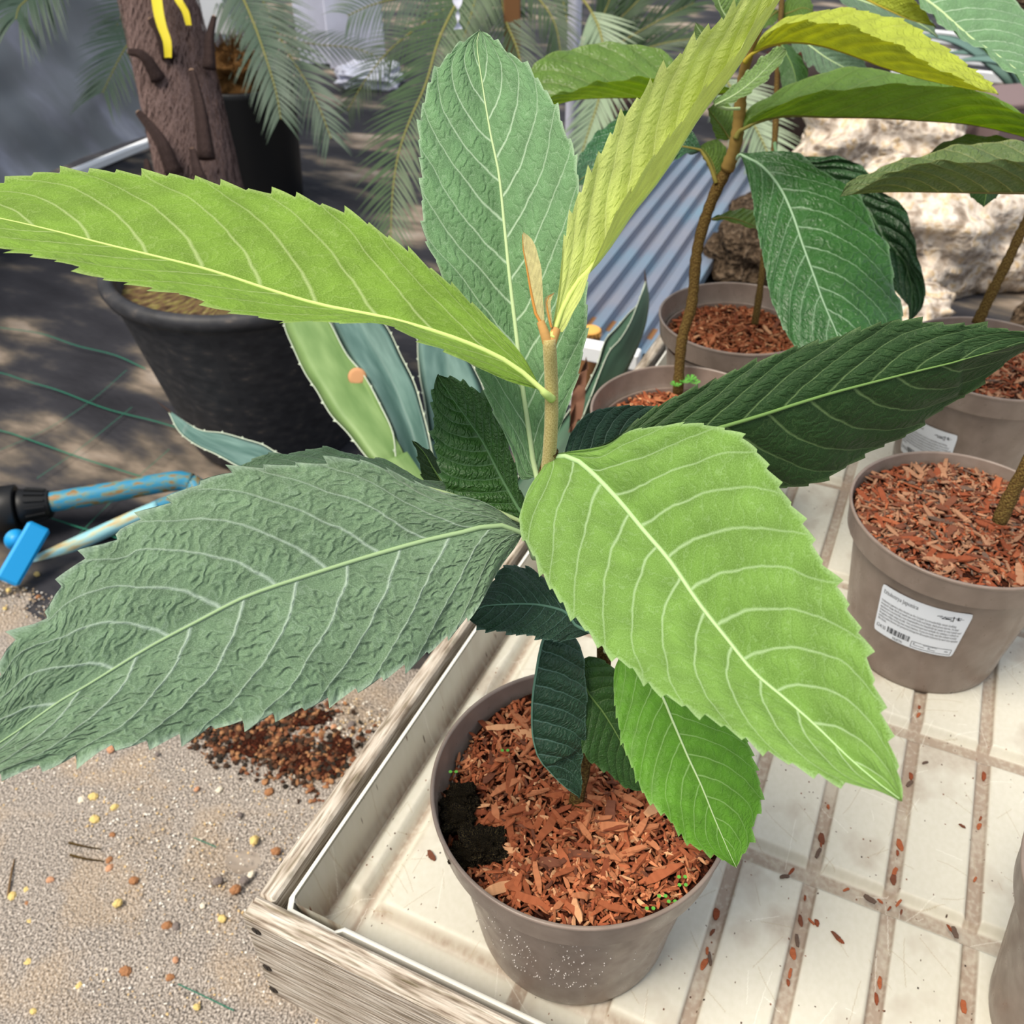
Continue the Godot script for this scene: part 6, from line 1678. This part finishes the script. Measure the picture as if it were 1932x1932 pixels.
	leaf(mid, "yellow", [.2951,1.0968,-1.2018,.3113,1.107,-1.1935,.3339,1.1143,-1.178,.3623,1.1154,-1.1512,.3967,1.1101,-1.109,.4119,1.1068,-1.0881,.4437,1.1027,-1.0504,.478,1.0988,-1.0296,.5108,1.0964,-1.0103], [.2951,1.0978,-1.2026,.3019,1.118,-1.1844,.311,1.1326,-1.1651,.3193,1.1387,-1.1486,.3407,1.1456,-1.1178,.3621,1.1481,-1.0856,.3747,1.1457,-1.0676,.3927,1.1413,-1.0426,.4131,1.1333,-1.0196,.4277,1.1267,-1.0147,.4455,1.1187,-1.0115,.4615,1.1114,-1.0095,.487,1.1034,-1.0098,.5108,1.0964,-1.0103], [.2964,1.0983,-1.2029,.3063,1.1146,-1.2133,.3237,1.1258,-1.2197,.3501,1.1342,-1.2221,.3758,1.1402,-1.2183,.4005,1.1421,-1.2118,.4177,1.1416,-1.2004,.4317,1.1409,-1.1874,.4467,1.1386,-1.1716,.4641,1.1326,-1.141,.4784,1.1227,-1.1082,.4876,1.1164,-1.0892,.4949,1.1133,-1.0733,.5043,1.1041,-1.039,.5108,1.0964,-1.0103], 24, 0.0040, 0.0022, 0.0020, [.2887,1.0871,-1.2068,.2919,1.0922,-1.2045,.2951,1.0968,-1.2018], -0.050)
	leaf(mid, "glossy", [.3044,1.0034,-1.2299,.3247,1.0132,-1.2268,.3556,1.0216,-1.2177,.398,1.025,-1.1985,.4572,1.0304,-1.1709,.4981,1.0326,-1.1495,.5472,1.0341,-1.124,.6006,1.0267,-1.0996,.6464,1.0154,-1.0737], [.3058,1.005,-1.2312,.3106,1.0155,-1.2259,.331,1.0353,-1.2052,.3526,1.0524,-1.1804,.3789,1.0641,-1.1582,.4142,1.0752,-1.132,.4499,1.0817,-1.1122,.4855,1.0845,-1.0939,.5101,1.0827,-1.0887,.5394,1.0737,-1.0857,.583,1.0541,-1.0809,.6464,1.0154,-1.0737], [.3044,1.0061,-1.2321,.3093,1.0205,-1.246,.3251,1.0295,-1.2557,.3443,1.0347,-1.2624,.3702,1.0455,-1.2748,.403,1.0547,-1.2832,.4403,1.0603,-1.2876,.4707,1.0605,-1.2878,.499,1.0588,-1.2742,.5304,1.0544,-1.2556,.5681,1.0515,-1.2235,.5948,1.0476,-1.1926,.623,1.0359,-1.1452,.6464,1.0154,-1.0737], 24, 0.0014, 0.0022, 0.0024, [.2972,.9903,-1.2323,.3001,.9983,-1.2322,.3044,1.0034,-1.2299], -0.040)
	leaf(mid, "silver", [.251,1.0498,-1.1646,.2689,1.0634,-1.1519,.2879,1.0837,-1.1386,.3022,1.1015,-1.1337,.3146,1.1177,-1.129], [.2485,1.0518,-1.1662,.2471,1.0529,-1.1665,.2666,1.0666,-1.168,.2815,1.0833,-1.1634,.2947,1.1016,-1.1543,.307,1.1159,-1.1413,.3105,1.1183,-1.1372,.3146,1.1177,-1.129], [.2522,1.0478,-1.163,.2682,1.0607,-1.1371,.2824,1.0753,-1.1213,.2966,1.0898,-1.1166,.3079,1.1032,-1.1205,.3159,1.1129,-1.1261,.3146,1.1177,-1.129], 10, 0.0020, 0.0020, 0.0012, [.2923,1.0322,-1.2144,.2709,1.0379,-1.1934,.251,1.0498,-1.1646], -0.100)
	leaf(mid, "gloss2", [.305,.9709,-1.2297,.3263,.9662,-1.2005,.3419,.9539,-1.1619,.3503,.9367,-1.1158,.3541,.9155,-1.0591,.3576,.8983,-1.0095,.3612,.883,-.9709,.3678,.867,-.9352,.373,.847,-.8897], [.3036,.972,-1.2306,.3081,.9638,-1.2131,.3097,.9544,-1.194,.3121,.9369,-1.1579,.3111,.9143,-1.1126,.3137,.8932,-1.0674,.312,.8765,-1.0281,.3162,.8613,-.9867,.3254,.8464,-.9476,.3411,.8385,-.9178,.373,.847,-.8897], [.3064,.973,-1.2314,.3384,.9775,-1.2196,.372,.9754,-1.2011,.4034,.9644,-1.174,.426,.9548,-1.1522,.4409,.9412,-1.1278,.4509,.924,-1.095,.4581,.9048,-1.0591,.457,.8889,-1.0231,.4552,.8704,-.9835,.4498,.8571,-.9562,.4252,.8449,-.9224,.373,.847,-.8897], 24, 0.0016, 0.0055, 0.0020, [.2955,.9509,-1.2458,.3009,.9601,-1.2403,.305,.9709,-1.2297], 0.100)
	leaf(mid, "glossy", [.3032,1.0342,-1.2797,.2688,1.0313,-1.2877,.2252,1.0269,-1.297,.1856,1.0233,-1.3056,.1377,1.021,-1.3173,.0939,1.0166,-1.3261,.0646,1.0089,-1.3284,.0377,.9995,-1.3287], [.3019,1.0364,-1.2814,.2618,1.0495,-1.2607,.2025,1.0585,-1.2523,.1721,1.0584,-1.2571,.1385,1.0547,-1.264,.1117,1.0462,-1.2825,.0848,1.0335,-1.3013,.061,1.0226,-1.3172,.0377,.9995,-1.3287], [.3019,1.0375,-1.2823,.2746,1.0405,-1.3265,.2519,1.0474,-1.3681,.2381,1.0515,-1.3812,.2201,1.0587,-1.3994,.1989,1.0636,-1.4166,.1686,1.0657,-1.4284,.1309,1.0635,-1.4344,.0914,1.0597,-1.4284,.06,1.0535,-1.4138,.0348,1.0416,-1.3938,.0239,1.024,-1.3666,.0377,.9995,-1.3287], 20, 0.0010, 0.0030, 0.0020, [], -0.080)
	leaf(mid, "crinkle", [.2571,.9701,-1.2546,.2152,.979,-1.2447,.1682,.9801,-1.2316,.1256,.9694,-1.2134,.0868,.9493,-1.1872], [.2586,.9717,-1.2559,.2488,.9842,-1.2699,.2267,1.0001,-1.2892,.2026,1.0065,-1.2997,.1703,1.0075,-1.3049,.1491,1.0017,-1.2969,.1287,.9914,-1.2786,.105,.9794,-1.248,.0917,.965,-1.218,.0868,.9493,-1.1872], [.2564,.9684,-1.2533,.2115,.9693,-1.2124,.1634,.9604,-1.1771,.1298,.951,-1.1724,.1067,.9475,-1.1778,.0868,.9493,-1.1872], 16, 0.0010, 0.0040, 0.0018, [.28,.9321,-1.2373,.2727,.9489,-1.2442,.2647,.9617,-1.2479,.2571,.9701,-1.2546], 0.100)
	leaf(mid, "glossy", [.2819,.9343,-1.2454,.2763,.9514,-1.2539,.265,.9667,-1.2609,.2561,.9724,-1.2628], [.2848,.9354,-1.2463,.295,.9509,-1.2657,.2964,.9644,-1.2787,.2842,.9738,-1.2853,.2561,.9724,-1.2628], [.2805,.9332,-1.2446,.2702,.9484,-1.2457,.2611,.962,-1.2515,.2561,.9724,-1.2628], 6, 0.0006, 0.0015, 0.0014, [], 0.050)
	leaf(mid, "glossy", [.3035,.9723,-1.2945,.2944,.9838,-1.3083,.2851,.9932,-1.3199,.2765,1.0022,-1.3309], [.3049,.9745,-1.2963,.3156,.9896,-1.3243,.31,1.0025,-1.3418,.2952,1.0074,-1.3449,.2765,1.0022,-1.3309], [.302,.9711,-1.2936,.2872,.9728,-1.2934,.2802,.9854,-1.3031,.2765,1.0022,-1.3309], 6, 0.0006, 0.0015, 0.0014, [], 0.050)
	leaf(mid, "glossy", [.2804,.8824,-1.2363,.2988,.8808,-1.2479,.3243,.872,-1.2585,.3558,.8558,-1.2718,.3935,.8367,-1.2894], [.2804,.8841,-1.2377,.2962,.8827,-1.2551,.318,.8797,-1.2769,.3447,.8738,-1.2963,.3754,.8582,-1.3101,.3935,.8367,-1.2894], [.2811,.8813,-1.2354,.3022,.8777,-1.2441,.3286,.8674,-1.2506,.3552,.8564,-1.2623,.3935,.8367,-1.2894], 9, 0.0010, 0.0020, 0.0014, [], 0.060)
	leaf(mid, "silver", [.2768,1.1144,-1.2411,.2698,1.1278,-1.2442,.2609,1.1396,-1.2463,.2528,1.1588,-1.2507], [.2762,1.1144,-1.2411,.2643,1.1272,-1.2351,.2493,1.1469,-1.2371,.2461,1.1565,-1.2475,.2528,1.1588,-1.2507], [.2788,1.1143,-1.2411,.2829,1.1321,-1.2388,.2858,1.1449,-1.2402,.277,1.1594,-1.2447,.2528,1.1588,-1.2507], 8, 0.0010, 0.0010, 0.0014, [], 0.050)
	leaf(mid, "silver", [.2487,1.1038,-1.2073,.2397,1.1137,-1.2103,.2302,1.1231,-1.2128,.226,1.13,-1.2152], [.2474,1.1028,-1.2065,.2329,1.1079,-1.2109,.2259,1.1188,-1.2147,.226,1.13,-1.2152], [.25,1.1048,-1.208,.244,1.1164,-1.2077,.2359,1.1251,-1.2106,.226,1.13,-1.2152], 6, 0.0010, 0.0010, 0.0010, [], 0.000)
	# one more pot, mostly beyond the edge of the view
	var edge := potted("taupe pot standing near the front edge of the tray, cut by the picture's edge", 0.3235, 0.5365)
	mulch(edge, edge.position + Vector3(0, 0.18, 0), 0.121, 120, 1800, red, even)

# ------------------------------------------------------------------ loose things
func loose_things() -> void:
	# blue water pipe with its black fitting and valve handle
	var t := thing("water_pipe", "blue plastic water pipe bent back on itself on the black fabric", "pipe", Vector3(-0.95, 0, -1.8))
	part(t, "pipe", tube(spline(v3([-1.0897,.0747,-1.6688,-1.041,.079,-1.6721,-.9401,.0802,-1.6986,-.8286,.0786,-1.7355,-.7823,.0771,-1.7471,-.7566,.0689,-1.747]), 40), taper(0.0235, 0.0235, 41), 20, 3.0), M.hose)
	part(t, "pipe_bend", tube(spline(v3([-.7566,.0689,-1.747,-.7425,.0619,-1.7351,-.7543,.0544,-1.7164,-.7881,.052,-1.7018,-.8301,.0502,-1.6749]), 24), taper(0.0233, 0.0165, 25), 18, 3.0), M.hose)
	part(t, "pipe_return", tube(spline(v3([-.8177,.053,-1.6771,-.8753,.0396,-1.6537,-.9523,.0224,-1.6147,-1.0205,.003,-1.5867,-1.0827,-.0095,-1.5513,-1.1793,-.0223,-1.4902]), 40), taper(0.0168, 0.0175, 41), 18, 2.0), M.hose_pale)
	t = thing("pipe_valve", "black ribbed pipe fitting with a bright blue valve lever", "valve", Vector3(-1.12, 0, -1.72))
	var a := v3([-1.0557,.0744,-1.6685])[0]
	var b := v3([-1.2244,.0837,-1.6249])[0]
	var d := (b - a).normalized()
	var L := a.distance_to(b)
	var nut := part(t, "nut", tube(PackedVector3Array([a, a + d * L * 0.02, a + d * L * 0.30, a + d * L * 0.36, a + d * L * 0.40]), PackedFloat32Array([0.026, 0.031, 0.040, 0.042, 0.038]), 24), M.black_plastic)
	var side := d.cross(Vector3.UP).normalized()
	var upv := side.cross(d).normalized()
	for k in 14:
		var an := TAU * k / 14
		var o := side * cos(an) + upv * sin(an)
		part(nut, "nut_rib", slab(a + d * L * 0.17 + o * 0.037, d * L * 0.12 + o * 0.004, o * 0.003, o.cross(d).normalized() * 0.0025, 0.0008), M.black_plastic)
	part(t, "collar", tube(PackedVector3Array([a + d * L * 0.40, a + d * L * 0.42, a + d * L * 0.62, a + d * L * 0.64]), PackedFloat32Array([0.046, 0.053, 0.053, 0.046]), 28), M.black_plastic)
	part(t, "valve_body", tube(PackedVector3Array([a + d * L * 0.62, a + d * L * 0.66, a + d * L * 1.1]), PackedFloat32Array([0.036, 0.044, 0.044]), 24), M.black_plastic)
	var h0 := v3([-1.0282,.1026,-1.5379])[0]
	var h1 := v3([-1.0727,.0423,-1.452])[0]
	var hd := (h1 - h0)
	var hs := (h0 - Vector3(0, 1.35, 0)).cross(hd).normalized()
	var hn := hs.cross(hd).normalized()
	part(t, "lever", slab((h0 + h1) / 2, hd * 0.60, hs * 0.024, hn * 0.015, 0.006), M.valve_blue)
	var kc := v3([-1.0852,.0741,-1.5408])[0]
	part(t, "spindle", tube(PackedVector3Array([kc - hn * 0.05, kc + hn * 0.02]) if hn.y < 0 else PackedVector3Array([kc + hn * 0.02, kc - hn * 0.05]), PackedFloat32Array([0.022, 0.024]), 20), M.valve_blue)
	# bark crumbs lying on the tray
	var spots := [-.0184,.4704,-.0185,.4905,-.0202,.5107,-.014,.4639,-.0172,.4568,.0576,.5647,.0677,.5388,.0584,.5387,.0727,.5399,.0589,.5172,.0583,.5026,.0593,.4727,.0593,.4824,.0931,.534,.0966,.531,.1168,.5868,.1269,.5889,.1371,.5886,.144,.5949,.1476,.5861,.1921,.5886,.1972,.5862,.1382,.5088,.137,.4923,.2112,.5185,.0612,.6402,.0616,.632,.0607,.6214,.1384,.6671,.137,.6562,.137,.6329,.1371,.6232,.1391,.763,.1391,.7521,.2139,.7259,.2144,.7369,.2134,.658,.1959,.7142,.2146,.7973,.1514,.7844,.0606,.683,.0391,.585,.0938,.5875,-.3103,.4455,.1375,.8721,.0338,.5761,.1382,.8589]
	for i in range(0, spots.size(), 2):
		var o := MeshInstance3D.new()
		o.name = numbered("bark_crumb")
		o.mesh = chip_meshes[i % 6]
		o.material_override = bark[[0, 4, 2, 6, 0, 2][(i / 2) % 6]]
		var hh := 0.0015
		var u: float = spots[i]
		var v: float = spots[i + 1]
		var q := fposmod(u - 0.0597 + 0.03835, 0.0767) - 0.03835
		if absf(q) < 0.006: hh = -0.0040
		var l := rng.randf_range(0.006, 0.014)
		o.transform = Transform3D(Basis(Vector3.UP, -0.44 + rng.randf_range(-0.5, 0.5) + (PI / 2 if absf(q) < 0.006 else rng.randf() * 3.0)) * Basis.from_scale(Vector3(l, 0.0022, l * rng.randf_range(0.25, 0.5))), uvp(u, v, TRAY_Y + hh))
		var spot := "in a tray groove" if absf(q) < 0.006 else "on a flat tray panel"
		var hue: String = ["reddish", "dark brown", "rusty", "dark grey", "reddish", "rusty"][(i / 2) % 6]
		var zone := "near the front edge"
		if u < 0.03: zone = "beside the near pot"
		elif v > 0.66: zone = "in front of the labelled pot"
		elif v > 0.565: zone = "along the first cross channel"
		tag(o, "%s bark crumb lying %s, %s" % [hue, spot, zone], "bark crumb", "%s bark crumbs %s, %s" % [hue, spot, zone])
		add_child(o, true)
